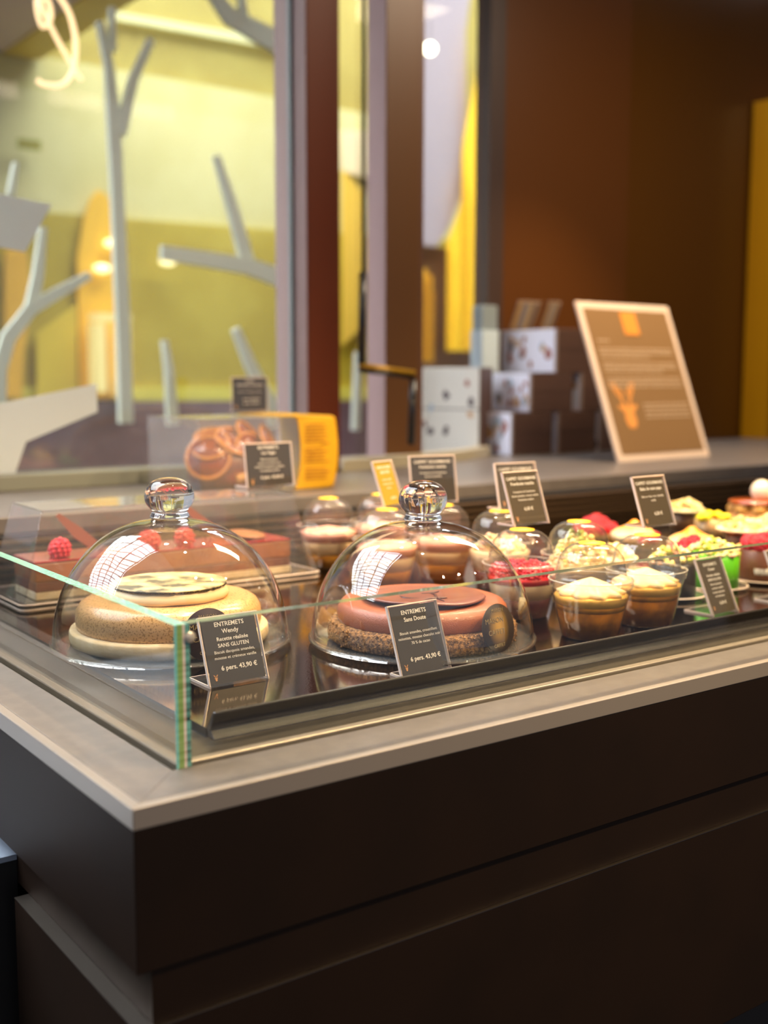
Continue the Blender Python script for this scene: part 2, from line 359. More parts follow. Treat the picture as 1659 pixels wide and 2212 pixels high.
for i, (x, z, r, lb) in enumerate(((3.068, 2.733, 0.026, 'bright globe standing in for a lamp reflection by the brown frame post'), (3.482, 2.787, 0.016, 'smaller dim globe standing in for a lamp reflection beside the dark upright by the brown wall'), (3.365, 3.005, 0.02, 'globe standing in for a lamp reflection at the very top edge above the grey pane'))):
    gl_ = thing('reflection_globe', lb, 'lamp', (x, 3.9, z))  # globes and cords added in place of lamp reflections in the glass
    B().ball((0, 0, 0), r, 3).go('globe', mat('reflection_glow_%d' % i, '#fff2d0', 0.5, emit=(5 if i != 1 else 1.2)), gl_)
    B().tube([(0, 0, r*0.9), (0, 0, 6.0-z)], 0.0015, 6).go('cord', M['black'], gl_)

# window posts, sills, panes
st = B().box(1.325, 1.41, 2.10, 2.23, 1.18, 2.72); o = st.go('trim_9', [M['frame'], M['daylit']], bevel=0.003)
for f in o.data.polygons:
    if f.normal.x < -0.5: f.material_index = 1
struct(o)
o = B().box(1.318, 1.33, 2.150, 2.162, 1.18, 2.72).go('trim_10', mat('seal_grey', '#98a0a0', 0.5)); struct(o)
o = B().box(1.60, 1.70, 2.195, 2.27, 1.18, 2.72).go('trim_11', [mat('post_brown', '#5a3812', 0.4), M['daylit']], bevel=0.003)
for f in o.data.polygons:
    if f.normal.x < -0.5: f.material_index = 1
struct(o)
o = struct(B().box(1.701, 1.715, 2.20, 2.232, 1.18, 2.72).go('trim_12', mat('post_edge', '#5b3c28', 0.4)))
struct(B().box(-0.6, 1.325, 2.075, 2.11, 1.18, 1.209).go('trim_13', M['sill'], bevel=0.002))
w1 = struct(B().box(-0.6, 1.325, 2.150, 2.158, 1.18, 2.72).go('window_2', M['window']))
def sill_curve():
    P = smooth_pts([(1.41,2.09,0),(1.55,2.125,0),(1.668,2.16,0),(1.78,2.185,0),(1.86,2.21,0),(1.94,2.25,0),(2.0,2.29,0),(2.04,2.32,0)], 3)
    return P
sc_ = sill_curve()
struct(B().sheet([[(p.x, p.y, z) for p in sc_] for z in (1.18, 1.204)] + [[(p.x, p.y+0.05, 1.204) for p in sc_]], smooth=False).go('trim_14', mat('sill_cream', '#a39a84', 0.5)))
struct(B().box(1.70, 2.145, 2.455, 2.461, 1.18, 2.72).go('window_3', M['tinted']))
# opener arm
op = thing('window_opener', 'black window opener with long rod, sleeve and yellow brass arm', 'window opener', (1.44, 2.06, 1.18))
B().tube([(0.004, 0, 1.54), (0.003, 0, 0.43)], 0.0045, 8).go('rod', M['black'], op)
B().tube([(0.002, 0, 0.43), (-0.001, 0, 0.236)], 0.0085, 10).go('sleeve', M['black'], op)
B().tube([(-0.006, 0, 0.232), (0.142, 0.0, 0.216)], 0.006, 8).go('arm', mat('brass_arm', '#b08414', 0.35, 0.3), op)
B().tube([(-0.006, 0, 0.222), (0.142, 0.0, 0.206)], 0.005, 8).go('arm', M['black'], op)
B().tube([(0.14, 0, 0.20), (0.134, 0.0, 0.056)], 0.009, 10).go('counterweight', M['black'], op)
# paper shapes stuck on the left window
PAP = mat('paper_grey', '#dcdcd6', 0.7); pb = PAP.node_tree
tl = pb.nodes.new('ShaderNodeBsdfTranslucent'); tl.inputs[0].default_value = lin('#e4e4de'); mxp = pb.nodes.new('ShaderNodeMixShader'); mxp.inputs[0].default_value = 0.5
pb.links.new(pb.nodes['Principled BSDF'].outputs[0], mxp.inputs[1]); pb.links.new(tl.outputs[0], mxp.inputs[2]); pb.links.new(mxp.outputs[0], pb.nodes['Material Output'].inputs[0])
o = B().prism([(0.60,1.722),(0.686,1.713),(0.786,1.702),(0.733,1.613),(0.683,1.619),(0.60,1.63)], 'y', 2.125, 2.127).go('paper_shape', PAP)
tag(o, 'upper pale grey paper shape on the left window', 'decoration', 'paper shapes on the window')
o = B().prism([(0.55,1.318),(0.672,1.337),(0.863,1.373),(0.864,1.319),(0.723,1.266),(0.701,1.209),(0.55,1.209)], 'y', 2.125, 2.127).go('paper_shape', PAP)
tag(o, 'lower pale grey leaf shape on the left window above the sill', 'decoration', 'paper shapes on the window')

# back ledge
b = B(); b.box(-0.8, 3.6, 1.70, 2.075, 1.155, 1.18); b.box(-0.8, 3.6, 2.075, 2.50, 1.16, 1.1795)
o = b.go('back_ledge', [M['ledge']], bevel=0.0015); tag(o, 'long grey stone ledge behind the display case under the windows', 'ledge')
o = struct(B().box(-0.8, 3.6, 1.72, 2.45, 0.0, 1.155).go('wall_ledge', M['skirt']))

# ------------------------------------------------------------------ display counter
ct = thing('display_counter', 'long dark display counter with grey metal rim, corner facing the viewer', 'counter', (0.302, 0.7009, 0))
CX, CY0 = 0.302, 0.7009
def cb(name, x0, x1, y0, y1, z0, z1, m, bv=0.0): return B().box(x0-CX, x1-CX, y0-CY0, y1-CY0, z0, z1).go(name, m, ct, bevel=bv)
YE, XE = 1.66, 3.0
def ring(name, o0, o1, z0, z1, m, bv=0, YE=1.66):
    """L-shaped band along both open edges, from offset o0 to o1 inside the outer corner, mitred"""
    b = B()
    b.prism([(o0, o0), (XE-CX, o0), (XE-CX, o1), (o1, o1)], 'z', z0, z1)
    b.prism([(o0, o0), (o1, o1), (o1, YE-CY0), (o0, YE-CY0)], 'z', z0, z1)
    return b.go(name, m, ct, bevel=bv)
ring('outer_trim', 0, 0.0088, 1.085, 1.1003, mat('trim_light', '#857c73', 0.38, 0.3), 0.0006)
ring('rim', 0.0094, 0.0565, 1.085, 1.1, M['rim'], 0.0005)
ring('glass_channel', 0.056, 0.064, 1.085, 1.094, M['groove'])
ring('inner_trim', 0.064, 0.074, 1.085, 1.1008, mat('trim_inner', '#8a7d6c', 0.35, 0.5), 0.0015)
ring('brushed_strip', 0.0745, 0.113, 1.085, 1.0995, M['brushed'])
ring('skirt', 0.0005, 0.012, 0.9817, 1.0849, M['skirt'], 0.0006)
ring('recess', 0.0125, 0.02, 0.9405, 1.0, M['skirt'])
cb('front_recess', 0.3145, XE, 0.7040, 0.7132, 0.9404, 0.9816, M['skirt'])
ring('plinth', 0.0, 0.25, 0.7235, 0.9395, M['skirt'], 0.0008, YE=0.958)
ring('plinth_ledge', -0.0003, 0.0125, 0.9396, 0.9402, mat('plinth_edge', '#94897f', 0.28, 1.0), YE=0.958)
ring('toe_kick', 0.03, 0.25, 0.0, 0.7234, M['groove'], YE=0.958)
cb('inner_shelf', 0.415, XE, 0.8145, YE, 1.05, 1.0995, M['groove'])
dk = cb('deck', 0.416, XE, 0.815, 1.665, 1.0996, 1.107, [M['black'], M['deck']])
for f in dk.data.polygons:
    if f.normal.z > 0.5: f.material_index = 1
# front rail
b = B(); b.prism([(0.800, 1.1225), (0.8035, 1.1235), (0.8145, 1.1085), (0.8145, 1.0996), (0.802, 1.0996), (0.8095, 1.1065)], 'x', 0.416, XE)
o = b.go('front_rail', M['bar'], ct, bevel=0.0012); o.location = (-CX, -CY0, 0)
# rear louvre
b = B()
b.box(0.416, XE, 1.665, 1.70, 1.0, 1.155)
for k in range(4): b.box(0.416, XE, 1.652, 1.67, 1.110+k*0.012, 1.1145+k*0.012, mi=1)
o = b.go('rear_louvre', [mat('louvre_dark', '#100b08', 0.5, 0, 0.3), mat('louvre_slat', '#4a3826', 0.4, 0, 0.4)], ct); o.location = (-CX, -CY0, 0)
# glass guard
gg = thing('glass_guard', 'low clear glass guard with teal edges along the counter', 'glass guard', (0.362, 0.758, 1.094))
def pane(name, x0, x1, y0, y1):
    o = B().box(x0, x1, y0, y1, 0, 0.1145).go(name, [M['pane'], M['pane_edge']], gg)
    dx, dy = x1-x0, y1-y0
    for f in o.data.polygons:
        n = f.normal
        if abs(n.z) > 0.5 or (dx > dy and abs(n.x) > 0.5) or (dy > dx and abs(n.y) > 0.5): f.material_index = 1
    if dx > dy:
        o.data.materials.append(mat('pane_edge_dark', '#4c5a4c', 0.1, 0, 0.9, coat=0.6))
        for f in o.data.polygons:
            if f.normal.z > 0.5: f.material_index = 2
    return o
pane('side_pane', 0, 0.0105, 0, 0.90)
pane('front_pane', 0.0115, 2.55, 0, 0.011)
ct_b = B().lathe([(0, 0.0), (0.0042, 0.0), (0.0042, 0.0015), (0, 0.0015)], 24).go('corner_button', mat('button_clear', '#c9c0b0', 0.2, 0.3), gg)
ct_b.rotation_euler = (R(90), 0, 0); ct_b.location = (0.0125, -0.0003, 0.1045)

for nm, x0, x1, c1, c2 in (('edge_teal', 0.0, 0.0020, '#7cc4bc', '#5ba8a4'), ('edge_green', 0.0020, 0.0066, '#8aa860', '#66883e'), ('edge_clear', 0.0066, 0.0084, '#e8d4cc', '#b09880'), ('edge_dark', 0.0084, 0.0122, '#6aa89c', '#16302c')):
    mm = mat(nm, c1, 0.12, 0, 0.8, coat=0.5, var=c2, vscale=9)
    for nd in mm.node_tree.nodes:
        if nd.type == 'TEX_NOISE':
            mp_ = mm.node_tree.nodes.new('ShaderNodeMapping'); mp_.inputs['Scale'].default_value = (1, 1, 22)
            mm.node_tree.links.new(nd.inputs['Vector'].links[0].from_socket, mp_.inputs['Vector']); mm.node_tree.links.new(mp_.outputs[0], nd.inputs['Vector'])
    B().box(x0, x1, -0.0004, -0.0001, 0, 0.1145).go('polished_edge', mm, gg)

# neighbour cabinet at far left
nb = thing('side_cabinet', 'black cabinet with pale top at the far left under the counter', 'cabinet', (0.0, 1.0, 0))
B().box(-0.9, 0.314, -0.015, 0.6, 0.962, 0.967).go('top', mat('pale_top', '#7d8794', 0.4), nb)
B().box(-0.9, 0.314, -0.0145, 0.6, 0.0, 0.9615).go('body', mat('cab_black', '#050505', 0.5), nb)

# ------------------------------------------------------------------ cake domes, plates, cakes
DZ = 1.107
def dome(loc, Rr, H, label):
    t = thing('glass_cloche', label, 'cake dome', loc, 0, 'glass cake domes')
    prof = []
    n = 40
    prof += [(Rr+0.002, 0.006), (Rr+0.0025, 0.0045), (Rr+0.001, 0.006)]
    for i in range(n+1):
        a = i/n*math.pi/2
        r = Rr*math.cos(a)**0.86; z = 0.006+(H-0.006)*math.sin(a)**1.02
        if r < 0.020: break
        prof.append((r, z))
    prof.append((0.019, H-0.0005))
    B().lathe(prof, 96).go('dome', M['dome'], t)
    kp = [(0.0, -0.004), (0.014, -0.003), (0.0205, 0.0), (0.0195, 0.0035), (0.0185, 0.006), (0.020, 0.009), (0.0238, 0.0135), (0.0258, 0.0195), (0.0252, 0.026), (0.0225, 0.0325), (0.017, 0.0375), (0.009, 0.0405), (0, 0.0415)]
    P = smooth_pts([(r, 0, z) for r, z in kp], 4)
    B().lathe([(max(p.x, 0) if i not in (0, len(P)-1) else 0, H+0.0015+p.z) for i, p in enumerate(P)], 48).go('knob', M['glass'], t)
    B().lathe([(Rr-0.001, 0.0062), (Rr+0.0022, 0.0052), (Rr+0.0034, 0.0072), (Rr+0.0022, 0.0088), (Rr-0.0005, 0.0078)], 96, closed=True).go('rim', M['acryl'], t)
    return t
def plate(loc, Rr, label, hgt=0.005):
    t = thing('glass_plate', label, 'plate', loc, 0, 'glass cake plates')
    B().lathe([(0, 0), (Rr*0.8, 0.0), (Rr, hgt*0.9), (Rr+0.002, hgt), (Rr*0.97, hgt*0.95), (Rr*0.8, hgt*0.45), (0, hgt*0.4)], 96).go('dish', M['plastic'], t)
    B().lathe([(Rr+0.0012, hgt*0.9), (Rr+0.003, hgt), (Rr+0.0012, hgt*1.2), (Rr-0.0004, hgt)], 96, closed=True).go('rim', M['acryl'], t)
    return t
plate((0.5222, 1.0978, DZ), 0.1225, 'round clear glass plate under the beige cake with white disc')
dome((0.5222, 1.0978, DZ), 0.1225, 0.1345, 'clear glass dome with ball knob over the beige cake')
plate((0.7455, 0.9545, DZ), 0.1185, 'round clear glass plate under the chocolate cake with crumb base')
dome((0.7455, 0.9545, DZ), 0.1185, 0.1305, 'clear glass dome with ball knob over the chocolate cake')

GLAZE = mat('beige_glaze', '#dcb888', 0.28, 0, 0.5, coat=0.35, sss=0.08)
nt = GLAZE.node_tree; bs = nt.nodes['Principled BSDF']
def speckle(mt, base, spot_c, scale=900, thr=0.68, second=None):
    nt = mt.node_tree; bs = nt.nodes['Principled BSDF']
    tc = nt.nodes.new('ShaderNodeTexCoord'); n = nt.nodes.new('ShaderNodeTexNoise'); n.inputs['Scale'].default_value = scale; n.inputs['Detail'].default_value = 1
    nt.links.new(tc.outputs['Object'], n.inputs['Vector'])
    r = nt.nodes.new('ShaderNodeValToRGB'); r.color_ramp.elements[0].position = thr-0.05; r.color_ramp.elements[1].position = thr
    r.color_ramp.elements[0].color = lin(base); r.color_ramp.elements[1].color = lin(spot_c)
    nt.links.new(n.outputs['Fac'], r.inputs['Fac']); nt.links.new(r.outputs['Color'], bs.inputs['Base Color'])
speckle(GLAZE, '#cda068', '#a07844', 520, 0.60)
bc = thing('entremets_cake', 'round glossy beige cake with a white disc on top', 'cake', (0.5258, 1.1105, DZ+0.003))
def wob(amp, f=7, s=0):
    return lambda r, z, a: (r*(1+amp*noise.noise(Vector((math.cos(a)*f, math.sin(a)*f, z*60+s)))), z+amp*0.1*noise.noise(Vector((a*3, z*90, s))))
B().lathe([(0, 0), (0.098, 0.0), (0.1035, 0.003), (0.1045, 0.008), (0.1042, 0.014), (0.103, 0.0165), (0.0985, 0.0172), (0, 0.0172)], 128, mod=wob(0.006)).go('biscuit_base', mat('biscuit_cream', '#dcc6a0', 0.7, var='#d2b88c', vscale=80, bump=0.2, bscale=400), bc)
B().lathe([(0, 0.0165), (0.096, 0.0165), (0.0972, 0.020), (0.0975, 0.028), (0.0965, 0.036), (0.0925, 0.0425), (0.0865, 0.0462), (0.078, 0.0482), (0.06, 0.049), (0, 0.049)], 128).go('glazed_body', GLAZE, bc)
B().lathe([(0, 0.0485), (0.0575, 0.0485), (0.0612, 0.050), (0.0622, 0.0535), (0.0608, 0.057), (0.0582, 0.0605), (0.057, 0.062), (0, 0.062)], 96, c=(-0.004, -0.009, 0), mod=wob(0.012, 3)).go('cream_layer', mat('cream_mousse', '#dfc898', 0.45, sss=0.1), bc)
pl = mat('white_chocolate', '#dcc48a', 0.5, var='#5c563f', vscale=34, bump=0.3, bscale=120)
pl.node_tree.nodes['Color Ramp'].color_ramp.elements[0].position = 0.42; pl.node_tree.nodes['Color Ramp'].color_ramp.elements[1].position = 0.60
B().lathe([(0, 0.0622), (0.0595, 0.0622), (0.0602, 0.0632), (0.0592, 0.0642), (0, 0.0644)], 180, c=(-0.004, -0.009, 0), mod=lambda r, z, a: (r*(1+0.012*noise.noise(Vector((math.cos(a)*14, math.sin(a)*14, 0)))), z)).go('chocolate_disc', pl, bc)
b = B()
for k in range(150):
    a = R(178)+k/150*R(150); r = 0.0598*(1+0.012*noise.noise(Vector((math.cos(a)*14, math.sin(a)*14, 0))))
    if noise.noise(Vector((a*9, 0, 3))) > -0.25: b.ball((-0.004+r*math.cos(a), -0.009+r*math.sin(a), 0.0622+random.uniform(-.0003, .0002)), random.uniform(.0004, .0010), 1)
b.go('dark_edge', mat('cocoa_edge', '#241a12', 0.6), bc)['label'] = 'dark cocoa crumbs along disc edge'
DARKCH = mat('dark_chocolate', '#2a1a14', 0.5, 0, 0.15)
def plaque(parent, ang, dist, zc, rr, tilt, words, m, cent=(0, 0)):
    b = B(); b.lathe([(0, -0.0008), (rr, -0.0008), (rr+0.0003, 0), (rr, 0.0008), (0, 0.0008)], 48)
    o = b.go('chocolate_plaque', m, parent)
    o.rotation_euler = (R(90)-tilt, 0, ang+R(90)); o.location = (cent[0]+dist*math.cos(ang), cent[1]+dist*math.sin(ang), zc)
    t = text_mesh(words, 'lettering', mat('gold_print', '#8f7a50', 0.5), o)
    t.rotation_euler = (R(-90), 0, 0); t.location = (0, 0, 0.0012)
    return o
words = [('MAISON', 0.0075, -0.006, 0.006, 0), ('CAFFET', 0.0075, -0.004, -0.006, 0), ('MAISON', 0.005, 0, 0.0165, 0), ('CAFFET', 0.005, -0.002, -0.019, 0)]
view_ang = math.atan2(-1.1105, -0.5258)
plaque(bc, view_ang+R(20), 0.1085, 0.026, 0.026, R(8), words, DARKCH)

cc = thing('entremets_cake', 'round velvety chocolate cake on a crumb base with dark disc', 'cake', (0.7525, 0.9635, DZ+0.003))
CRUMB = mat('crumb_base', '#5a3a1c', 0.75, var='#a87844', vscale=350, bump=1.0, bscale=700)
speck = B()
def crumbmod(r, z, a):
    n1 = noise.noise(Vector((math.cos(a)*38, math.sin(a)*38, z*300))); n2 = noise.noise(Vector((math.cos(a)*95, math.sin(a)*95, z*900)))
    k = 1 if r > 0.05 else 0
    return (r+k*(0.0016*n1+0.0014*n2), z+k*(0.0010*n2+0.0008*n1))
speck.lathe([(0, 0), (0.096, 0)]+[(0.0985+0.003*math.sin(i/10*math.pi), 0.001+i*0.0018) for i in range(11)]+[(0.0965, 0.0208), (0.093, 0.0212), (0.088, 0.0212), (0, 0.0212)], 420, mod=crumbmod)
for k in range(420):
    a = random.uniform(0, 2*math.pi); zz = random.uniform(0.001, 0.0215); r = 0.1008 if zz < 0.019 else random.uniform(0.094, 0.1)
    speck.ball((r*math.cos(a), r*math.sin(a), zz), random.uniform(0.0007, 0.0018), 1, jit=0.5)
speck.go('crumb_base', CRUMB, cc)
VELV = mat('chocolate_velvet', '#96502e', 0.38, 0, 0.5, coat=0.12, bump=0.25, bscale=900)
B().lathe([(0, 0.020), (0.0900, 0.020), (0.0915, 0.023), (0.0920, 0.029), (0.0905, 0.036), (0.0865, 0.0408), (0.079, 0.0432), (0.066, 0.0440), (0, 0.0440)], 128).go('glazed_body', VELV, cc)
MILK = mat('milk_chocolate', '#7c4530', 0.32, 0, 0.5, coat=0.2)
b = B(); b.lathe([(0, 0), (0.0645, 0.0002), (0.0662, 0.0014), (0.0645, 0.0028), (0.05, 0.0026), (0, 0.0024)], 120, mod=lambda r, z, a: (r, z+(0.0012*math.sin(2*a+1)+0.0006*math.sin(5*a))*(r/0.066)**2))
o = b.go('chocolate_disc', MILK, cc); o.location = (-0.006, -0.010, 0.0462); o.rotation_euler = (R(-1.5), R(1.2), 0)
b = B()
for P in ([(-0.012,-0.050,0), (-0.006,-0.030,0), (0.006,-0.012,0), (0.010,0.006,0)], [(-0.028,0.006,0), (-0.034,-0.012,0), (-0.022,-0.022,0)], [(0.0,0.004,0), (0.016,0.0,0), (0.030,0.010,0)], [(-0.03,-0.035,0), (-0.012,-0.030,0), (0.004,-0.035,0)], [(0.012,0.022,0), (0.028,0.030,0)]):
    SP = smooth_pts([(x, y, 0.0026) for x, y, z in P], 5); n = len(SP)
    b.tube(SP, [0.0003+0.0013*math.sin(math.pi*i/(n-1)) for i in range(n)], 6)
g = b.go('scored_marks', mat('marks_dark', '#4c2014', 0.4), o)
b = B()
for k in range(26):
    a = random.uniform(0, 2*math.pi)
    b.ball((0.012*math.cos(a)*random.uniform(.2, 1), 0, 0), 0.0001, 1)
b.b.free()
BRSH = mat('brushed_gold_chocolate', '#3a2a18', 0.5, 0.0, 0.15)
nt = BRSH.node_tree; tc = nt.nodes.new('ShaderNodeTexCoord'); gr = nt.nodes.new('ShaderNodeTexGradient'); gr.gradient_type = 'SPHERICAL'
mp = nt.nodes.new('ShaderNodeMapping'); mp.inputs['Scale'].default_value = (62, 46, 40); nt.links.new(tc.outputs['Object'], mp.inputs['Vector']); nt.links.new(mp.outputs[0], gr.inputs['Vector'])
rp = nt.nodes.new('ShaderNodeValToRGB'); rp.color_ramp.elements[0].color = lin('#33261a'); rp.color_ramp.elements[1].color = lin('#b58a3c'); rp.color_ramp.elements[1].position = 0.85
nt.links.new(gr.outputs['Fac'], rp.inputs['Fac']); nt.links.new(rp.outputs['Color'], nt.nodes['Principled BSDF'].inputs['Base Color'])
view2 = math.atan2(-0.9635, -0.7525)
plaque(cc, view2+R(47), 0.1055, 0.026, 0.0245, R(10), words, BRSH)

# ------------------------------------------------------------------ price cards
def deer(parent, s, m, loc):
    b = B()
    head = [(0.0, -0.50), (0.18, -0.45), (0.26, -0.25), (0.22, 0.02), (0.30, 0.10), (0.44, 0.18), (0.42, 0.28), (0.26, 0.26), (0.16, 0.22), (-0.16, 0.22), (-0.26, 0.26), (-0.42, 0.28), (-0.44, 0.18), (-0.30, 0.10), (-0.22, 0.02), (-0.26, -0.25), (-0.18, -0.45)]
    b.prism([(x*s, z*s) for x, z in head], 'y', -0.0002, 0)
    for sg in (1, -1):
        for P in ([(0.10, 0.20), (0.20, 0.45), (0.40, 0.70), (0.55, 1.0)], [(0.22, 0.46), (0.16, 0.62), (0.20, 0.80)], [(0.36, 0.66), (0.34, 0.84), (0.38, 0.98)]):
            L_, Q_ = [], []
            for i, (x, z) in enumerate(P):
                w = 0.065*(1-i/len(P)*0.5); L_.append(((x*sg-w)*s, z*s)); Q_.append(((x*sg+w)*s, z*s))
            b.prism(L_+Q_[::-1], 'y', -0.0002, 0)
    o = b.go('deer_logo', m, parent, loc=loc); return o
def price_card(name, label, loc, rz, w, h, lines, lean=20, cardm='card', foot=0.042, group=None, logo=True, gap=0.003):
    group = 'price cards in clear holders'
    t = thing(name, label, 'price card', loc, rz, group)
    piv = B()
    # bent acrylic holder: front sheet, rear sheet, foot
    a = R(lean); sn, cs = math.sin(a), math.cos(a)
    def Q(u, v): return (v*cs+u*sn, -v*sn+u*cs)   # u up the card, v thickness back  -> (y, z)
    b = B()
    for v0, v1 in ((0, 0.0008), (0.0026, 0.0034)):
        p = [Q(0.0, v0), Q(0.0, v1), Q(h, v1), Q(h, v0)]
        b.prism([(y, z+0.0012) for y, z in p], 'x', -w/2-gap, w/2+gap)
    b.box(-w/2-gap, w/2+gap, 0.0, foot, 0.0002, 0.0022)
    b.go('holder', M['acryl'], t)
    e = B()
    p = [Q(h-0.0005, -0.0002), Q(h-0.0005, 0.0036), Q(h+0.0008, 0.0036), Q(h+0.0008, -0.0002)]
    e.prism([(y, z+0.0012) for y, z in p], 'x', -w/2-gap, w/2+gap)
    for sg in (-1, 1):
        x = sg*(w/2+gap); p = [Q(0, 0), Q(0, 0.0034), Q(h, 0.0034), Q(h, 0)]
        e.prism([(y, z+0.0012) for y, z in p], 'x', min(x, x-sg*0.0009), max(x, x-sg*0.0009))
        e.box(min(x, x-sg*0.001), max(x, x-sg*0.001), 0.0, foot, 0.0001, 0.0024)
    e.box(-w/2-gap, w/2+gap, foot-0.001, foot, 0.0001, 0.0024)
    e.go('holder_edge', M['acryl_edge'], t)
    c = B().box(-w/2, w/2, 0.0011, 0.0022, 0.002, h-0.0015).go('card', M[cardm], t)
    c.rotation_euler = (-a, 0, 0); c.location = (0, 0, 0.0012)
    tx = text_mesh(lines, 'lettering', M['ink'], c); tx.location = (0, 0.0009, 0)
    if logo: deer(c, 0.0042*w/0.06, M['gold'], (-w/2+0.0055*w/0.06, 0.0008, 0.0065*h/0.06))
    return t
price_card('price_card', 'dark brown price card in front of the beige cake, behind the glass corner', (0.5037, 0.917, DZ), R(1), 0.0565, 0.0640,
 [('ENTREMETS', 0.0058, 0, 0.0545, 0.012), ('Wendy', 0.0058, 0, 0.0478, 0.012), ('Recette réalisée', 0.0050, 0.001, 0.0410, 0.012), ('SANS GLUTEN', 0.0050, 0.001, 0.0350, 0.012),
  ('Biscuit dacquois amandes,', 0.0040, 0.001, 0.0294, 0), ('mousse et crémeux vanille', 0.0040, 0.001, 0.0241, 0), ('6 pers. 43,90 €', 0.0060, 0.003, 0.0138, 0.018)])
price_card('price_card', 'dark brown price card in front of the chocolate cake, behind the black rail', (0.6665, 0.8445, DZ), R(3), 0.0565, 0.0680,
 [('ENTREMETS', 0.0058, 0, 0.0585, 0.012), ('Sans Doute', 0.0058, 0, 0.0515, 0.012), ('Biscuit amandes, croustillant', 0.0040, 0.001, 0.0395, 0), ('noisettes, mousse chocolat noir', 0.0040, 0.001, 0.0345, 0),
  ('70 % de cacao', 0.0040, 0.001, 0.0293, 0), ('6 pers. 43,90 €', 0.0060, 0.003, 0.0135, 0.018)], foot=0.019)
GC = 'price cards standing in the display'
price_card('price_card', 'bronze card leaning back at the right, in front of the green cake', (1.131, 0.856, DZ), R(4), 0.046, 0.070,
 [('ENTREMETS', 0.0050, 0, 0.060, 0.01), ('Coeur', 0.0050, 0, 0.054, 0.01), ('Recette réalisée', 0.0040, 0, 0.047, 0.01), ('SANS GLUTEN', 0.004, 0, 0.0415, 0.01), ('Biscuit pistache', 0.0036, 0, 0.036, 0), ('crémeux vanille', 0.0036, 0, 0.031, 0), ('mousse pistache', 0.0036, 0, 0.026, 0), ('et framboise', 0.0036, 0, 0.021, 0), ('6,50 €', 0.0050, 0.002, 0.012, 0.01)], lean=24, cardm='card2')
price_card('price_card', 'bronze card cut off by the right edge of the photo, near the chocolate cake', (1.262, 0.850, DZ), R(4), 0.052, 0.070,
 [('ENTREMETS', 0.0050, 0, 0.060, 0.01), ('6,50 €', 0.0050, 0.002, 0.012, 0.01)], lean=24, cardm='card2')
CZ = 1.2115
price_card('price_card', 'bronze card standing on the rear lid of the two layered coffee cups', (1.070, 0.9085, CZ), R(3), 0.054, 0.0615,
 [('CAFFET GOURMAND', 0.0053, 0, 0.0520, 0.014), ('Baba de mon papa', 0.0053, 0, 0.0450, 0.014), ('Baba au rhum avec chantilly', 0.0036, 0, 0.0360, 0), ('vanille', 0.0036, 0, 0.0310, 0), ('6,50 €', 0.0056, 0.003, 0.0140, 0.012)], cardm='card2', foot=0.03)
price_card('price_card', 'front bronze card of two overlapping, above the raspberry cup', (0.955, 1.008, CZ), R(3), 0.054, 0.0660,
 [('CAFFET GOURMAND', 0.0053, 0, 0.0560, 0.014), ('Framboise matcha', 0.0053, 0, 0.0495, 0.014), ('Compotée de framboises', 0.0036, 0, 0.0400, 0), ('biscuit amandes, mousse matcha', 0.0034, 0, 0.0350, 0), ('framboise entière', 0.0036, 0, 0.0300, 0), ('6,50 €', 0.0056, 0.001, 0.0180, 0.012)], cardm='card2', foot=0.03)
price_card('price_card', 'rear bronze card of two overlapping, half hidden above the raspberry cup', (1.058, 1.140, CZ), R(-6), 0.062, 0.0620,
 [('CAFFET GOURMAND', 0.0058, 0, 0.0520, 0.014), ('6,50 €', 0.0056, 0.003, 0.0140, 0.012)], lean=14, cardm='card2', foot=0.03)
price_card('price_card', 'small yellow card tilted behind the knob of the right dome', (0.937, 1.262, CZ), R(18), 0.040, 0.064,
 [('SANS SUCRES', 0.0052, 0, 0.054, 0.014), ('AJOUTES', 0.0052, 0, 0.047, 0.014), ('mousse vanille', 0.0036, 0, 0.037, 0), ('crémeux citron', 0.0036, 0, 0.031, 0), ('biscuit', 0.0036, 0, 0.025, 0), ('6,50 €', 0.0050, 0.004, 0.010, 0.012)], cardm='card_y', foot=0.03, logo=False)
price_card('price_card', 'wide brown-grey card directly behind the knob of the right dome', (1.008, 1.262, CZ), R(-12), 0.066, 0.066,
 [('CAFFET GOURMAND', 0.0060, 0, 0.0560, 0.014), ('Framboise matcha', 0.0056, 0, 0.049, 0.014), ('Compotée de framboises', 0.0040, 0, 0.041, 0), ('biscuit amandes', 0.0040, 0, 0.036, 0)], lean=10, cardm='card', foot=0.03)
price_card('price_card', 'dark card standing on the clear tray box before the orange cake', (0.860, 1.463, 1.2265), R(2), 0.076, 0.064,
 [('ENTREMETS', 0.0066, 0, 0.0555, 0.014), ('Las Vegas', 0.0062, 0, 0.0480, 0.014), ('Biscuit dacquois', 0.0044, 0, 0.0390, 0), ('mousse chocolat noir', 0.0044, 0, 0.0335, 0), ('crémeux framboise acidulée', 0.0044, 0, 0.0280, 0), ('croustillant praliné', 0.0044, 0, 0.0225, 0), ('6 pers. 43,90 €', 0.0062, 0.003, 0.0120, 0.016)], lean=8, foot=0.036)
price_card('price_card', 'small dark card standing on top of the orange cake box, before the window', (1.120, 1.985, 1.319), R(-22), 0.066, 0.066,
 [('CAKE', 0.0066, 0, 0.0565, 0.014), ('ORANGE CONFITE', 0.0060, 0, 0.0490, 0.014), ('cake aux oranges confites', 0.0044, 0, 0.0370, 0), ('entier 28,00 €', 0.0056, 0.003, 0.0220, 0.01), ('la part 4,00 €', 0.0056, 0.003, 0.0140, 0.01)], lean=5, foot=0.03)

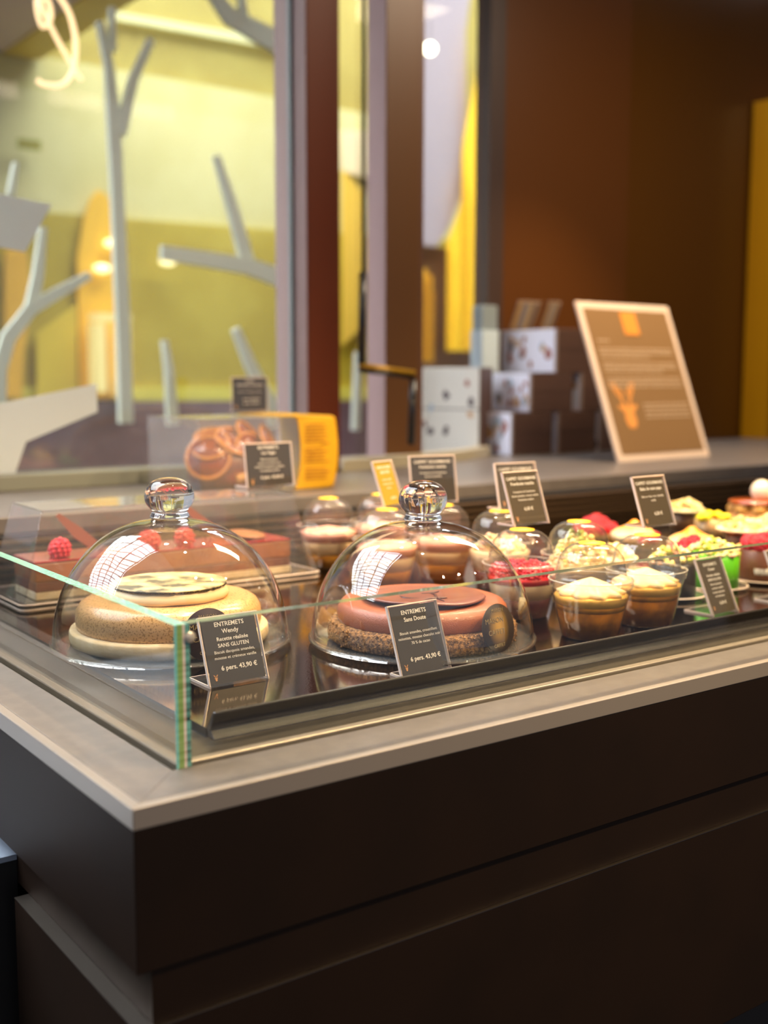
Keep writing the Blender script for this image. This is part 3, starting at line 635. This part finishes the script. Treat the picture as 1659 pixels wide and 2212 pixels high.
# ------------------------------------------------------------------ cups
STICK = mat('sticker_yellow', '#ffc61c', 0.5, emit=0.0)
def layer(name, z0, z1, m, parent, cup=(0.031, 0.0435, 0.057), top=None, mod=None):
    rb, rt_, h = cup
    f = lambda z: (rb+(rt_-rb)*(z/h))-0.0012
    B().lathe([(0, z0), (f(z0), z0), (f((z0+z1)/2), (z0+z1)/2), (f(z1), z1)]+(top or [(0, z1)]), 48, mod=mod).go(name, m, parent)
CUPN = {}
def cup(label, loc, layers, topping=None, group='dome lidded dessert cups'):
    t = thing('dessert_cup', label, 'dessert cup', loc, random.uniform(0, 6), group)
    B().lathe([(0, 0.0006), (0.029, 0.0006), (0.031, 0.0016), (0.0355, 0.022), (0.0360, 0.0225), (0.0430, 0.054), (0.0452, 0.0555), (0.0455, 0.0575), (0.0440, 0.0580)], 64).go('cup_body', M['cup'], t)
    B().lathe([(0.0442, 0.0584), (0.0462, 0.0592), (0.0462, 0.0632), (0.0440, 0.0645), (0.0395, 0.0655), (0.0385, 0.0700), (0.0380, 0.0760), (0.0368, 0.0820), (0.0340, 0.0895), (0.0290, 0.0960), (0.0220, 0.1005), (0.0130, 0.1030), (0.0005, 0.1036)], 64).go('dome_lid', M['cup'], t)
    B().tube([(0.0462*math.cos(k/48*2*math.pi), 0.0462*math.sin(k/48*2*math.pi), 0.0640) for k in range(49)], 0.0007, 6, caps=False).go('lid_rim', M['rimglass'], t)
    B().lathe([(0, 0.1040), (0.0145, 0.1026), (0.0145, 0.1034), (0, 0.1048)], 32).go('sticker', STICK, t)
    for nm, z0, z1, m in layers: layer(nm, z0, z1, m, t)
    if topping: topping(t)
    return t
RUM = mat('rum_sponge', '#c87a0c', 0.7, 0, 0.1, sss=0.1, var='#a0600c', vscale=60)
RUM2 = mat('rum_sponge_top', '#d08c28', 0.7, 0, 0.1, sss=0.1, var='#bc7824', vscale=60)
CUST = mat('custard', '#f0b850', 0.45, sss=0.1); CRM = mat('whipped_cream', '#e8cc96', 0.5, sss=0.1)
def swirl(t, z=0.050, r0=0.030, h=0.022, m=None):
    b = B()
    def sm(r, zz, a): k = 1+0.13*math.cos(9*a+zz*160)*(r/r0); return (r*k, zz)
    b.lathe([(0, z-0.002), (r0, z-0.001), (r0*1.04, z+0.003), (r0*0.86, z+h*0.35), (r0*0.6, z+h*0.62), (r0*0.3, z+h*0.85), (r0*0.08, z+h), (0, z+h*1.02)], 90, mod=sm)
    b.go('cream_swirl', m or CRM, t)
def crumble(n, r, z, hh, cols, name='crumble', size=0.0045):
    def f(t):
        b = B(); st_ = random.getstate(); random.seed(n+int(r*1000))
        for k in range(n):
            a = random.uniform(0, 2*math.pi); q = math.sqrt(random.random()); rr = r*q
            zz = z+hh*(1-q*q)*random.uniform(0.5, 1.0)
            b.ball((rr*math.cos(a), rr*math.sin(a), zz), size*random.uniform(0.6, 1.25), 1, (random.uniform(.7, 1.2), random.uniform(.7, 1.2), random.uniform(.7, 1.1)), mi=random.randrange(len(cols)), jit=0.4)
        random.setstate(st_)
        o = b.go(name, cols, t); o['kind'] = 'stuff'
    return f
coffee = [('rum_sponge', 0.0015, 0.031, RUM), ('sponge_top', 0.0312, 0.037, RUM2), ('custard_layer', 0.0372, 0.0465, CUST)]
cup('nearest coffee brown layered cup with clear dome lid, behind the black rail', (0.912, 0.869, DZ), coffee, lambda t: swirl(t, 0.0468, 0.033, 0.018))
cup('second coffee brown layered cup, right of the nearest one and under a bronze card', (1.012, 0.879, DZ), coffee, lambda t: swirl(t, 0.0468, 0.033, 0.018))
REDC = mat('raspberry_coulis', '#c8141e', 0.25, 0, 0.5, coat=0.4); DKR = mat('berry_sponge', '#5c1c18', 0.5, var='#6e2a20', vscale=90)
PINKM = mat('pink_mousse', '#e8a894', 0.45, sss=0.1); PANNA = mat('panna_cream', '#e8cfa4', 0.45, sss=0.1)
def berry_mesh(mt):
    b = B(); n = 52
    b.ball((0, 0, 0), 0.0105, 2, (1, 1, 1.1))
    for k in range(n):
        zf = 1-2*(k+0.5)/n; rr = math.sqrt(1-zf*zf); a = k*2.39996
        b.ball((rr*math.cos(a)*0.0105, rr*math.sin(a)*0.0105, zf*0.0118), 0.0026, 1)
    return b
RASP = mat('raspberry', '#c41a30', 0.35, 0, 0.5, coat=0.15, sss=0.15)
def berry(parent, loc, s=1.0, name='raspberry'):
    o = berry_mesh(None).go(name, RASP, parent, loc=loc); o.scale = (s, s, s); o.rotation_euler = (random.random(), random.random(), random.random()*6); return o
def rasp_top(t):
    for k in range(6):
        a = k*math.pi/3+0.3; berry(t, (0.027*math.cos(a), 0.027*math.sin(a), 0.052), 0.95)
    berry(t, (0, 0, 0.056))
rc = cup('cup of raspberries over red coulis and pale cream, beside the right dome', (0.925, 0.994, DZ), [('berry_sponge', 0.0015, 0.024, DKR), ('cream_layer', 0.0242, 0.041, PANNA), ('coulis', 0.0412, 0.048, REDC)], rasp_top)
POP = [mat('popcorn_cream', '#f2dca0', 0.6), mat('popcorn_gold', '#e4c070', 0.6), mat('pistachio_bit', '#a8b04c', 0.6)]
PK = [mat('pink_bit', '#e8b498', 0.6), POP[0]]
cup('cup with pale crumble under its dome, directly behind the nearest coffee cup', (1.036, 1.010, DZ), [('sponge', 0.0015, 0.030, RUM2), ('cream_layer', 0.0302, 0.050, CRM)], crumble(150, 0.034, 0.052, 0.042, POP))
cup('cup with pink and cream crumble behind the raspberry cup', (1.030, 1.150, DZ), [('berry_sponge', 0.0015, 0.024, DKR), ('cream_layer', 0.0242, 0.050, PANNA)], crumble(70, 0.033, 0.052, 0.022, PK))
pinkl = [('sponge', 0.0015, 0.022, RUM2), ('cream_layer', 0.0222, 0.040, mat('ivory_cream', '#f0cf9a', 0.45)), ('pink_mousse', 0.0402, 0.054, PINKM)]
pc = cup('pink mousse cup beside the clear tray box, between the two domes', (0.930, 1.418, DZ), pinkl, lambda t: swirl(t, 0.052, 0.034, 0.010, PINKM))
dup(pc, 'pink mousse cup behind the yellow card, second from the tray box', (1.025, 1.416, DZ), 1.0)
dup(pc, 'pink mousse cup under the yellow card, left of the right dome knob', (0.915, 1.251, DZ), 2.0)
dup(pc, 'pink mousse cup under the wide brown-grey card, right of the knob', (1.012, 1.250, DZ), 3.0)

# ------------------------------------------------------------------ tarts and small cakes
CRUST = mat('tart_crust', '#c89048', 0.7, bump=0.4, bscale=300)
MER = mat('toasted_meringue', '#f6d8a0', 0.45, sss=0.1)
nt = MER.node_tree; tc = nt.nodes.new('ShaderNodeTexCoord'); sx = nt.nodes.new('ShaderNodeSeparateXYZ'); nt.links.new(tc.outputs['Object'], sx.inputs[0])
rp = nt.nodes.new('ShaderNodeMapRange'); rp.inputs[1].default_value = 0.020; rp.inputs[2].default_value = 0.036; nt.links.new(sx.outputs['Z'], rp.inputs[0])
r2_ = nt.nodes.new('ShaderNodeValToRGB'); r2_.color_ramp.elements[0].color = lin('#f8e2b4'); r2_.color_ramp.elements[1].color = lin('#f09c1e'); nt.links.new(rp.outputs[0], r2_.inputs[0]); nt.links.new(r2_.outputs[0], nt.nodes['Principled BSDF'].inputs['Base Color'])
def small_plate(label, loc, r=0.042):
    t = thing('tart_plate', label, 'plate', loc, 0, 'small clear dessert plates')
    B().lathe([(0, 0.0004), (r*0.7, 0.0004), (r, 0.0035), (r+0.001, 0.0045), (r*0.98, 0.004), (r*0.7, 0.0012), (0, 0.0012)], 48).go('dish', M['plastic'], t)
    B().lathe([(r, 0.0038), (r+0.0016, 0.0045), (r, 0.0054), (r-0.001, 0.0045)], 48, closed=True).go('rim', M['acryl_edge'], t)
    return t
def mer_tart(label, loc, rz=0, with_berries=True):
    t = thing('meringue_tart', label, 'tart', loc, rz, 'toasted meringue tarts')
    B().lathe([(0, 0), (0.030, 0), (0.036, 0.014), (0.037, 0.016), (0.035, 0.016), (0, 0.014)], 48, mod=lambda r, z, a: (r*(1+0.015*math.cos(24*a)), z)).go('crust', CRUST, t)
    B().lathe([(0, 0.014), (0.034, 0.0145), (0.0375, 0.018), (0.036, 0.024), (0.028, 0.030), (0.018, 0.034), (0.009, 0.040), (0.003, 0.0455), (0, 0.046)], 72, mod=lambda r, z, a: (r*(1+0.07*math.cos(6*a+z*120)), z)).go('meringue', MER, t)
    if with_berries:
        for k in range(4): a = -2.4+k*0.45; berry(t, (0.034*math.cos(a), 0.034*math.sin(a), 0.018), 0.7)
    return t
def rasp_tart(label, loc, rz=0, base=True):
    t = thing('raspberry_tart', label, 'tart', loc, rz, 'raspberry tarts')
    B().lathe([(0, 0), (0.030, 0), (0.035, 0.014), (0.036, 0.016), (0, 0.015)], 48, mod=lambda r, z, a: (r*(1+0.015*math.cos(24*a)), z)).go('crust', CRUST, t)
    for n, rr, zz in ((9, 0.027, 0.022), (5, 0.014, 0.030), (1, 0, 0.036)):
        for k in range(n): a = k*2*math.pi/n; berry(t, (rr*math.cos(a), rr*math.sin(a), zz), 0.95)
    return t
Z0 = DZ+0.002
rasp_tart('raspberry tart furthest back, peeking above the crumble cup lid', (1.444, 1.368, Z0))
mer_tart('toasted meringue tart with raspberries left of the rear bronze card', (1.443, 1.281, Z0), 0.3)
mer_tart('orange toasted meringue tart just right of the card on the coffee cup', (1.455, 1.173, Z0), 1.2)
rasp_tart('raspberry tart between two orange meringue tarts, behind the green cake', (1.375, 1.105, Z0), 0.5)
mer_tart('orange toasted meringue tart nearest the right edge of the photo', (1.445, 1.046, Z0), 2.1)
def crumble_glass(label, loc, wide=0.040, h=0.036, disc=True):
    t = thing('crumble_verrine', label, 'dessert', loc, 0, 'crumble topped desserts')
    B().lathe([(0, 0.001), (wide*0.66, 0.001), (wide*0.7, h)], 48).go('glass_cup', M['cup'], t)
    B().lathe([(0, 0.002), (wide*0.63, 0.002), (wide*0.66, h-0.002), (0, h-0.002)], 48).go('filling', mat('praline_brown', '#6b4626', 0.5, var='#8a6238', vscale=60), t)
    if disc: B().lathe([(0, h), (wide, h), (wide+0.001, h+0.002), (wide, h+0.004), (0, h+0.004)], 64).go('cream_disc', mat('cream_disc', '#f4e2b4', 0.5), t)
    crumble(70, wide*0.85, h+0.005, 0.016, POP[:2], size=0.0055)(t)
    return t
crumble_glass('pale crumble on a cream disc over a brown glass, far right', (1.545, 1.145, Z0))
crumble_glass('smaller pale crumble topped dessert right of the rear card', (1.670, 1.365, Z0), 0.036, 0.038)
crumble_glass('crumble topped dessert showing through the lid of the second coffee cup', (1.150, 1.062, Z0), 0.036, 0.036)
t = thing('lemon_verrine', 'brown glass topped with bright yellow lemon cubes, at the back right', 'dessert', (1.627, 1.272, Z0))
B().lathe([(0, 0.001), (0.026, 0.001), (0.028, 0.036)], 48).go('glass_cup', M['cup'], t)
B().lathe([(0, 0.002), (0.0245, 0.002), (0.0265, 0.034), (0, 0.034)], 48).go('filling', mat('nutty_cream', '#b8905c', 0.5, var='#d8b888', vscale=50), t)
crumble(26, 0.030, 0.038, 0.006, [mat('lemon_yellow', '#f4e020', 0.4)], 'lemon_topping', 0.007)(t)
t = thing('caramel_choux', 'caramel glazed cream puff ring with a white cream ball, far right', 'pastry', (1.790, 1.300, Z0))
B().lathe([(0, 0), (0.045, 0.0), (0.052, 0.012), (0.050, 0.030), (0.044, 0.036), (0, 0.036)], 64).go('base', mat('choux_tan', '#c0854a', 0.6, bump=0.5, bscale=200), t)
for k in range(8):
    a = k*math.pi/4; B().ball((0.036*math.cos(a), 0.036*math.sin(a), 0.040), 0.015, 2, (1, 1, .85)).go('puff', mat('puff_gold_%d' % k, '#e0a452', 0.5), t)
B().lathe([(0, 0.048), (0.046, 0.048), (0.049, 0.052), (0.044, 0.056), (0, 0.058)], 48).go('caramel_top', mat('caramel_glaze', '#9c4a18', 0.2, coat=0.6), t)
B().ball((0.012, -0.004, 0.072), 0.020, 3).go('cream_ball', mat('cream_ball', '#fbecd2', 0.45), t)
crumble_glass('crumble dessert half cut off at the right edge behind the meringue tart', (1.640, 1.150, Z0), 0.038, 0.034)
# green cake, dark cake, chocolate cake on little plates
def cylinder_cake(label, loc, side, topcols, dens=110, r=0.031, h=0.042):
    t = thing('pistachio_cake', label, 'cake', loc)
    B().lathe([(0, 0.0), (r, 0.0), (r, h-0.002), (r-0.002, h), (0, h)], 64).go('cake_body', side, t)
    crumble(dens, r*1.02, h+0.001, 0.022, topcols, 'nut_topping', 0.0042)(t)
    return t
GREEN = mat('green_glaze', '#66c81c', 0.35, 0, 0.5, bump=0.1, bscale=500)
NUT = [mat('nut_cream', '#f2e2a4', 0.6), mat('nut_green', '#b8c040', 0.6), mat('nut_pink', '#e0a888', 0.6), mat('nut_gold', '#ecd078', 0.6)]
small_plate('clear plate under the bright green cake', (1.262, 0.980, DZ), 0.046)
cylinder_cake('bright green cylinder cake topped with chopped nuts', (1.262, 0.980, DZ+0.003), GREEN, NUT, 130, 0.034)
small_plate('clear plate under the dark cylinder cake beside the coffee cup', (1.165, 0.968, DZ), 0.042)
cylinder_cake('dark chocolate cylinder cake between the second coffee cup and the green cake', (1.165, 0.968, DZ+0.003), mat('dark_side', '#2a231c', 0.35), NUT, 60, 0.030)
small_plate('clear plate under the chocolate cake with raspberries at right edge', (1.362, 0.972, DZ), 0.046)
t = thing('chocolate_cake', 'chocolate cake topped with raspberries and white writing at the right edge', 'cake', (1.362, 0.972, DZ+0.003))
B().lathe([(0, 0.0), (0.033, 0.0), (0.034, 0.004), (0.033, 0.040), (0.031, 0.042), (0, 0.042)], 64).go('cake_body', mat('choc_side', '#6c3c24', 0.4), t)
for k in range(7): a = k*2*math.pi/7; berry(t, (0.022*math.cos(a), 0.022*math.sin(a), 0.049), 0.95)
berry(t, (0, 0, 0.054))
b = B()
for k in range(26):
    a = R(195)+k*R(3.4); p = []
    for q in range(5): aa = a+q*R(0.8); p.append((0.0338*math.cos(aa), 0.0338*math.sin(aa), 0.014+0.005*math.sin(q*1.6+k)))
    b.tube(p, 0.0006, 5)
b.go('icing_script', mat('white_icing', '#e8dcd0', 0.6), t)['label'] = 'white icing scrollwork'

# ------------------------------------------------------------------ clear tray box with log cake
tb = thing('tray_box', 'long clear plastic tray box with tapered lid holding the log cake', 'box', (0, 0, 0))
def taper(x0, x1, y0, y1, z0, z1, ix, iy):
    return [[(x0, y0, z0), (x1, y0, z0), (x1, y1, z0), (x0, y1, z0), (x0, y0, z0)], [(x0+ix, y0+iy, z1), (x1-ix, y0+iy, z1), (x1-ix, y1-iy, z1), (x0+ix, y1-iy, z1), (x0+ix, y0+iy, z1)]]
rows = taper(0.455, 0.873, 1.362, 1.500, 1.114, 1.225, 0.030, 0.016)
b = B(); b.sheet(rows, smooth=False)
b.b.faces.new([b.b.verts.new(p) for p in rows[1][:4]])
b.go('lid', M['plastic'], tb)
b = B()
lo, hi = rows
for i in range(4):
    b.tube([lo[i], hi[i]], 0.0011, 6); b.tube([hi[i], hi[i+1]], 0.0012, 6); b.tube([lo[i], lo[i+1]], 0.0012, 6)
b.go('lid_edge', M['acryl'], tb)
b = B()
xs = (0.449, 0.879, 1.357, 1.505)
def rrect(x0, x1, y0, y1, r=0.012, n=5):
    out = []
    for cx_, cy_, a0 in ((x1-r, y0+r, -90), (x1-r, y1-r, 0), (x0+r, y1-r, 90), (x0+r, y0+r, 180)):
        for k in range(n+1): a = R(a0+90*k/n); out.append((cx_+r*math.cos(a), cy_+r*math.sin(a)))
    return out
b.prism(rrect(*xs), 'z', 1.1072, 1.1130)
b.go('tray', mat('tray_grey', '#4a4644', 0.12, 0, 0.8, coat=0.6), tb)
rr = rrect(*xs); b = B()
for z in (1.1135, 1.1076): b.tube([(x, y, z) for x, y in rr+[rr[0]]], 0.0009, 6, caps=False)
b.go('tray_edge', M['acryl_edge'], tb)
lc = thing('log_cake', 'long layered log cake with red glaze inside the clear tray box', 'cake', (0.475, 1.380, 1.1135))
LX, LY = 0.366, 0.078
def slab(name, z0, z1, m, o=0.0, bv=0.001): return B().box(o, LX-o, o, LY-o, z0, z1).go(name, m, lc, bevel=bv)
slab('biscuit_layer', 0, 0.0095, mat('biscuit_pale', '#d8c09a', 0.75, var='#e4d0b0', vscale=90, bump=0.6, bscale=300))
slab('berry_layer', 0.0096, 0.022, mat('berry_violet', '#6a3c34', 0.5, var='#7c4638', vscale=40), 0.0005)
slab('mousse_layer', 0.0221, 0.0455, mat('log_mousse', '#9a5c36', 0.5, var='#8c5230', vscale=30), 0.0, 0.002)
slab('red_glaze', 0.0456, 0.0482, mat('red_glaze', '#8c2024', 0.15, coat=0.7), -0.0005)
for x, y in ((0.040, 0.022), (0.165, 0.03), (0.215, 0.026)): berry(lc, (x, y, 0.058), 1.15)
for x in (0.055, 0.235):
    b = B(); b.prism([(-0.006, 0.050), (0.0, 0.053), (0.030, 0.030), (0.060, 0.002), (0.046, -0.003), (0.016, 0.020)], 'y', 0, 0.002)
    o = b.go('chocolate_feather', MILK, lc, loc=(x, 0.045, 0.048)); o.rotation_euler = (R(-12), 0, R(8))
o = B().lathe([(0, 0), (0.026, 0), (0.027, 0.0012), (0.026, 0.0024), (0, 0.0024)], 48).go('chocolate_disc', mat('disc_tan', '#8a5a38', 0.4), lc, loc=(0.315, 0.036, 0.0535)); o.rotation_euler = (R(6), R(4), 0)
B().tube([(0.315, 0.036, 0.048), (0.315, 0.036, 0.054)], 0.008, 10).go('cream_dot', CRM, lc)

# ------------------------------------------------------------------ orange cake in clear box on ledge
ob = thing('cake_box', 'clear box with the candied orange cake on the ledge', 'box', (0.915, 1.80, 1.181))
b = B(); b.box(0, 0.275, 0, 0.21, 0.0005, 0.133); b.go('case', M['plastic2'], ob)
b = B()
for p, q in (((0,0,0),(0,0,.133)),((.275,0,0),(.275,0,.133)),((0,.21,0),(0,.21,.133)),((0,0,.133),(.275,0,.133)),((0,0,.133),(0,.21,.133)),((0,.21,.133),(.275,.21,.133)),((0,0,.001),(.275,0,.001))): b.tube([p, q], 0.0009, 6)
b.go('case_edge', M['acryl'], ob)
rows = []
prof = [(0.178, 0.1345), (0.22, 0.1350), (0.262, 0.1345), (0.272, 0.128), (0.276, 0.10), (0.279, 0.07), (0.277, 0.04), (0.270, 0.012), (0.262, 0.002)]
YM = mat('paper_yellow', '#d09c12', 0.6)
P = smooth_pts([(x, 0, z) for x, z in [(0.270, 0.1355), (0.279, 0.130), (0.284, 0.10), (0.286, 0.07), (0.283, 0.035), (0.276, 0.006), (0.268, 0.0015)]], 5)
band = [[(p.x-0.082, -0.0025, p.z) for p in P], [(p.x-0.002, -0.006, p.z) for p in P], [(p.x+0.003, 0.004, p.z) for p in P], [(p.x+0.003, 0.21, p.z) for p in P]]
B().sheet(band).go('paper_band', YM, ob)
B().box(0.19, 0.272, -0.004, 0.21, 0.1335, 0.1352).go('paper_band_top', YM, ob)
b = B()
random.seed(3)
for k in range(17):
    if k in (6, 12): continue
    z = 0.118-k*0.0062; w = 0.052*random.uniform(0.75, 1); b.box(0.212, 0.212+w, -0.0062, -0.0058, z, z+0.0018)
for z in (0.083, 0.030): b.box(0.248, 0.264, -0.0064, -0.0058, z, z+0.0026)
b.go('printed_lines', mat('print_brown', '#a86c10', 0.6), ob)['label'] = 'rows of small brown print'
oc = thing('orange_cake', 'dark loaf cake topped with candied orange slices inside the clear box', 'cake', (0.938, 1.812, 1.183))
b = B()
b.lathe([(0, 0), (0.074, 0), (0.080, 0.02), (0.080, 0.05), (0.070, 0.075), (0.045, 0.092), (0, 0.098)], 72, c=(0.085, 0.085, 0), mod=lambda r, z, a: (r*(1+0.05*noise.noise(Vector((math.cos(a)*4, math.sin(a)*4, z*40)))), z))
lf = b.go('loaf', mat('loaf_brown', '#6e3a1c', 0.35, coat=0.5, var='#8a4c22', vscale=40, bump=0.6, bscale=60), oc)
lf.scale = (1.18, 0.98, 1)
OR = mat('orange_flesh', '#8e4414', 0.2, coat=0.8, sss=0.2); ORR = mat('orange_rind', '#c47a20', 0.25, coat=0.6)
def orange(loc, rot, r=0.042):
    o = B().lathe([(0, -0.002), (r*0.88, -0.002), (r*0.88, 0.002), (0, 0.003)], 48, mod=lambda rr, z, a: (rr, z+0.0008*math.cos(10*a))).go('orange_slice', OR, oc, loc=loc)
    o.rotation_euler = rot
    B().lathe([(r*0.86, -0.0028), (r, -0.0025), (r*1.01, 0.0025), (r*0.87, 0.0032)], 48, closed=True).go('rind', ORR, o)
orange((0.020, 0.040, 0.060), (R(68), 0, R(-38)))
orange((0.078, 0.040, 0.088), (R(35), R(5), 0))
orange((0.120, 0.060, 0.090), (R(50), R(24), R(20)))
orange((0.150, 0.040, 0.078), (R(60), R(30), R(30)))
orange((0.030, 0.050, 0.082), (R(40), R(-20), R(-20)), 0.036)
orange((0.100, 0.030, 0.070), (R(75), R(10), R(10)), 0.036)
orange((0.172, 0.060, 0.070), (R(55), R(42), R(35)), 0.038)
orange((0.060, 0.085, 0.096), (R(15), R(-10), 0))
b = B(); b.tube(smooth_pts([(0.06, 0.010, 0.022), (0.09, 0.003, 0.026), (0.125, 0.010, 0.022)]), 0.008, 8); b.go('cinnamon_stick', mat('pale_stick', '#c89858', 0.5), oc)

# ------------------------------------------------------------------ gift boxes
BOXF = mat('box_brown', '#46332e', 0.45, var='#503a30', vscale=3)
SIDE = mat('box_print_white', '#eef0ff', 0.5)
PRT = [mat('print_red', '#9c5a48', 0.6), mat('print_dark', '#5a5054', 0.6), mat('print_gold', '#c8a070', 0.6), mat('print_blue', '#a8bccc', 0.6)]
def gift_box(label, x, y, z, w, d, h, group='brown gift boxes stacked on the ledge', seed=0, mat_side=None, front_print=False):
    t = thing('gift_box', label, 'box', (x, y, z), 0, group)
    o = B().box(0, w, 0, d, 0.0005, h).go('carton', [BOXF, mat_side or SIDE], t, bevel=0.002)
    for f in o.data.polygons:
        if f.normal.x < -0.5 or (front_print and f.normal.y < -.5): f.material_index = 1
    B().box(-0.001, 0.004, -0.001, 0.003, 0.001, h-0.001).go('edge_fold', mat('fold_pale', '#8c7a72', 0.5), t)
    B().box(0.004, w, -0.0007, 0.0, h*0.52, h*0.53).go('lid_seam', mat('seam_dark', '#2c201c', 0.5), t)
    rnd = random.Random(seed); b = B()
    for k in range(12):
        u = rnd.uniform(0.1, 0.85)*d; v = rnd.uniform(0.15, 0.8)*h; s = rnd.uniform(0.008, 0.02)
        pts_ = [(u+s*math.cos(a)*rnd.uniform(.4, 1), v+s*1.3*math.sin(a)*rnd.uniform(.4, 1)) for a in [i*2*math.pi/7 for i in range(7)]]
        b.prism(pts_, 'x', -0.0006-k*0.00004, 0, mi=rnd.randrange(4))
    b.go('printed_pattern', PRT, t)
    return t
W1 = 0.148; H1 = 0.113
gift_box('brown gift box with pale printed side, front left of the bottom row', 2.061, 2.26, 1.1802, W1, 0.14, H1, seed=1)
gift_box('brown gift box in the middle of the bottom row', 2.229, 2.26, 1.1802, W1, 0.14, H1, seed=2)
gift_box('brown gift box of the bottom row tucked behind the tilted sign', 2.392, 2.26, 1.1802, W1, 0.14, H1, seed=3)
gift_box('brown gift box on the left of the middle row', 2.125, 2.26, 1.2935, 0.158, 0.172, 0.105, seed=4)
gift_box('brown gift box on the right of the middle row, beside the sign', 2.315, 2.26, 1.2935, 0.158, 0.172, 0.105, seed=5)
gift_box('top brown gift box with pale printed side, topmost of the stack', 2.216, 2.26, 1.3988, 0.165, 0.22, 0.118, seed=6)
t = gift_box('large white patterned box standing in for mirrored box sides, left of the brown gift boxes', 1.90, 2.385, 1.1802, 0.235, 0.10, 0.232, group=None, seed=7, mat_side=mat('print_cream', '#dcdcd4', 0.5), front_print=True)
t.rotation_euler = (0, 0, R(-62)); t.location = (1.890, 2.53, 1.1802)  # solid box put where the glass mirrors the gift box sides
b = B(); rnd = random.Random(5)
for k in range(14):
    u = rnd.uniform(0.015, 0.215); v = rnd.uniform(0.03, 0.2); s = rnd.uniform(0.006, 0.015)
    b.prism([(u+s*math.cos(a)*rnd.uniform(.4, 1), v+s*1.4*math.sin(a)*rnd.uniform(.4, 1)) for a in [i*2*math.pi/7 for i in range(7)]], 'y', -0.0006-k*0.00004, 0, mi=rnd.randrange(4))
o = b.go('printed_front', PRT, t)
t = thing('white_tube_box', 'slim pale blue upright box standing left of the top gift box', 'box', (2.105, 2.435, 1.2935))
B().box(0, 0.062, 0, 0.05, 0.1055, 0.222).go('carton', mat('pale_blue', '#b8c8d0', 0.4), t, bevel=0.002)
B().box(0, 0.062, 0, 0.05, 0.0, 0.105).go('carton_base', mat('pale_blue2', '#c8d6de', 0.4), t)
B().box(0.002, 0.060, 0.004, 0.046, 0.222, 0.290).go('cap', mat('cap_grey', '#8c989c', 0.3, 0.2), t, bevel=0.003)
def flyer(label, x, y, z, w, h, seed):
    t = thing('flyer_card', label, 'flyer', (x, y, z), R(0))
    o = B().box(0, w, 0, 0.004, 0, h).go('sheet', mat('flyer_%d' % seed, '#a08870', 0.4), t)
    b = B()
    for k in range(4): b.box(0.006+k*w*0.23, 0.006+k*w*0.23+w*0.12, -0.001, 0, 0.006, h-0.008, mi=k % 4)
    b.go('printed_stripes', [mat('st_a', '#c8a060', .5), mat('st_b', '#8c94a4', .5), mat('st_c', '#d0b890', .5), mat('st_d', '#70605c', .5)], t)
    t.rotation_euler = (R(25), 0, 0); return t
flyer('wide striped flyer leaning on top of the gift box stack', 2.225, 2.455, 1.518, 0.085, 0.088, 1)
flyer('narrow striped flyer leaning right of the wide one on the box stack', 2.335, 2.45, 1.518, 0.048, 0.090, 2)

# ------------------------------------------------------------------ tilted sign
sg = thing('menu_sign', 'large bronze sign in a pale clear frame with orange deer emblem, tilted back', 'sign', (2.119, 1.935, 1.1805), R(3))
piv = bpy.data.objects
SW, SH, TL = 0.370, 0.425, R(21)
def tilt(o): o.rotation_euler = (-TL, 0, 0); return o
tilt(B().box(0, SW, 0, 0.008, 0.0, SH).go('frame', mat('sign_frame', '#f0d6c0', 0.3), sg, bevel=0.002))
pn = tilt(B().box(0.018, SW-0.018, -0.0012, 0.004, 0.018, SH-0.018).go('panel', mat('sign_panel', '#8c6c48', 0.35), sg))
tilt(B().box(SW*0.42, SW*0.58, -0.003, -0.0005, SH-0.088, SH-0.025).go('orange_tab', mat('tab_orange', '#e8943c', 0.5), sg))
b = B(); rnd = random.Random(11)
def line(x0, x1, z):
    x = x0
    while x < x1: w = rnd.uniform(0.006, 0.02); b.box(x, min(x+w, x1), -0.0022, -0.001, z, z+0.0045); x += w+0.0035
line(0.04, 0.085, SH-0.108)
for z, x1 in ((0.295, .33), (0.285, .33), (0.274, .23), (0.255, .33), (0.245, .33), (0.235, .27), (0.215, .33), (0.205, .33), (0.194, .33)): line(0.036, x1, z)
for z in (0.145, 0.134, 0.122, 0.111): line(0.15, 0.335, z)
tilt(b.go('printed_lines', mat('sign_ink', '#c4a888', 0.6), sg))['label'] = 'pale rows of small print'
d = deer(pn, 0.082, mat('deer_orange', '#e89c50', 0.5), (0.088, -0.0016, 0.125))
bs_ = B().box(0.05, SW-0.05, 0.0, 0.004, 0.0, 0.24).go('back_stand', M['acryl'], sg); bs_.rotation_euler = (R(8), 0, 0); bs_.location = (0, 0.125, 0.0)
# ceiling spot housings over the case, also on the added front spots
for i, (a, bb, p) in enumerate(LAMPS):
    t = thing('ceiling_spotlight', 'black ceiling spotlight hanging over the display case', 'spotlight', a, 0, 'ceiling spotlights')
    B().tube([(0, 0, 0.10), (0, 0, 0.06)], 0.008, 8).go('stem', M['black'], t)
    B().lathe([(0, 0.06), (0.03, 0.06), (0.034, 0.035), (0.034, 0.03), (0.030, 0.03), (0, 0.05)], 24).go('housing', M['black'], t)
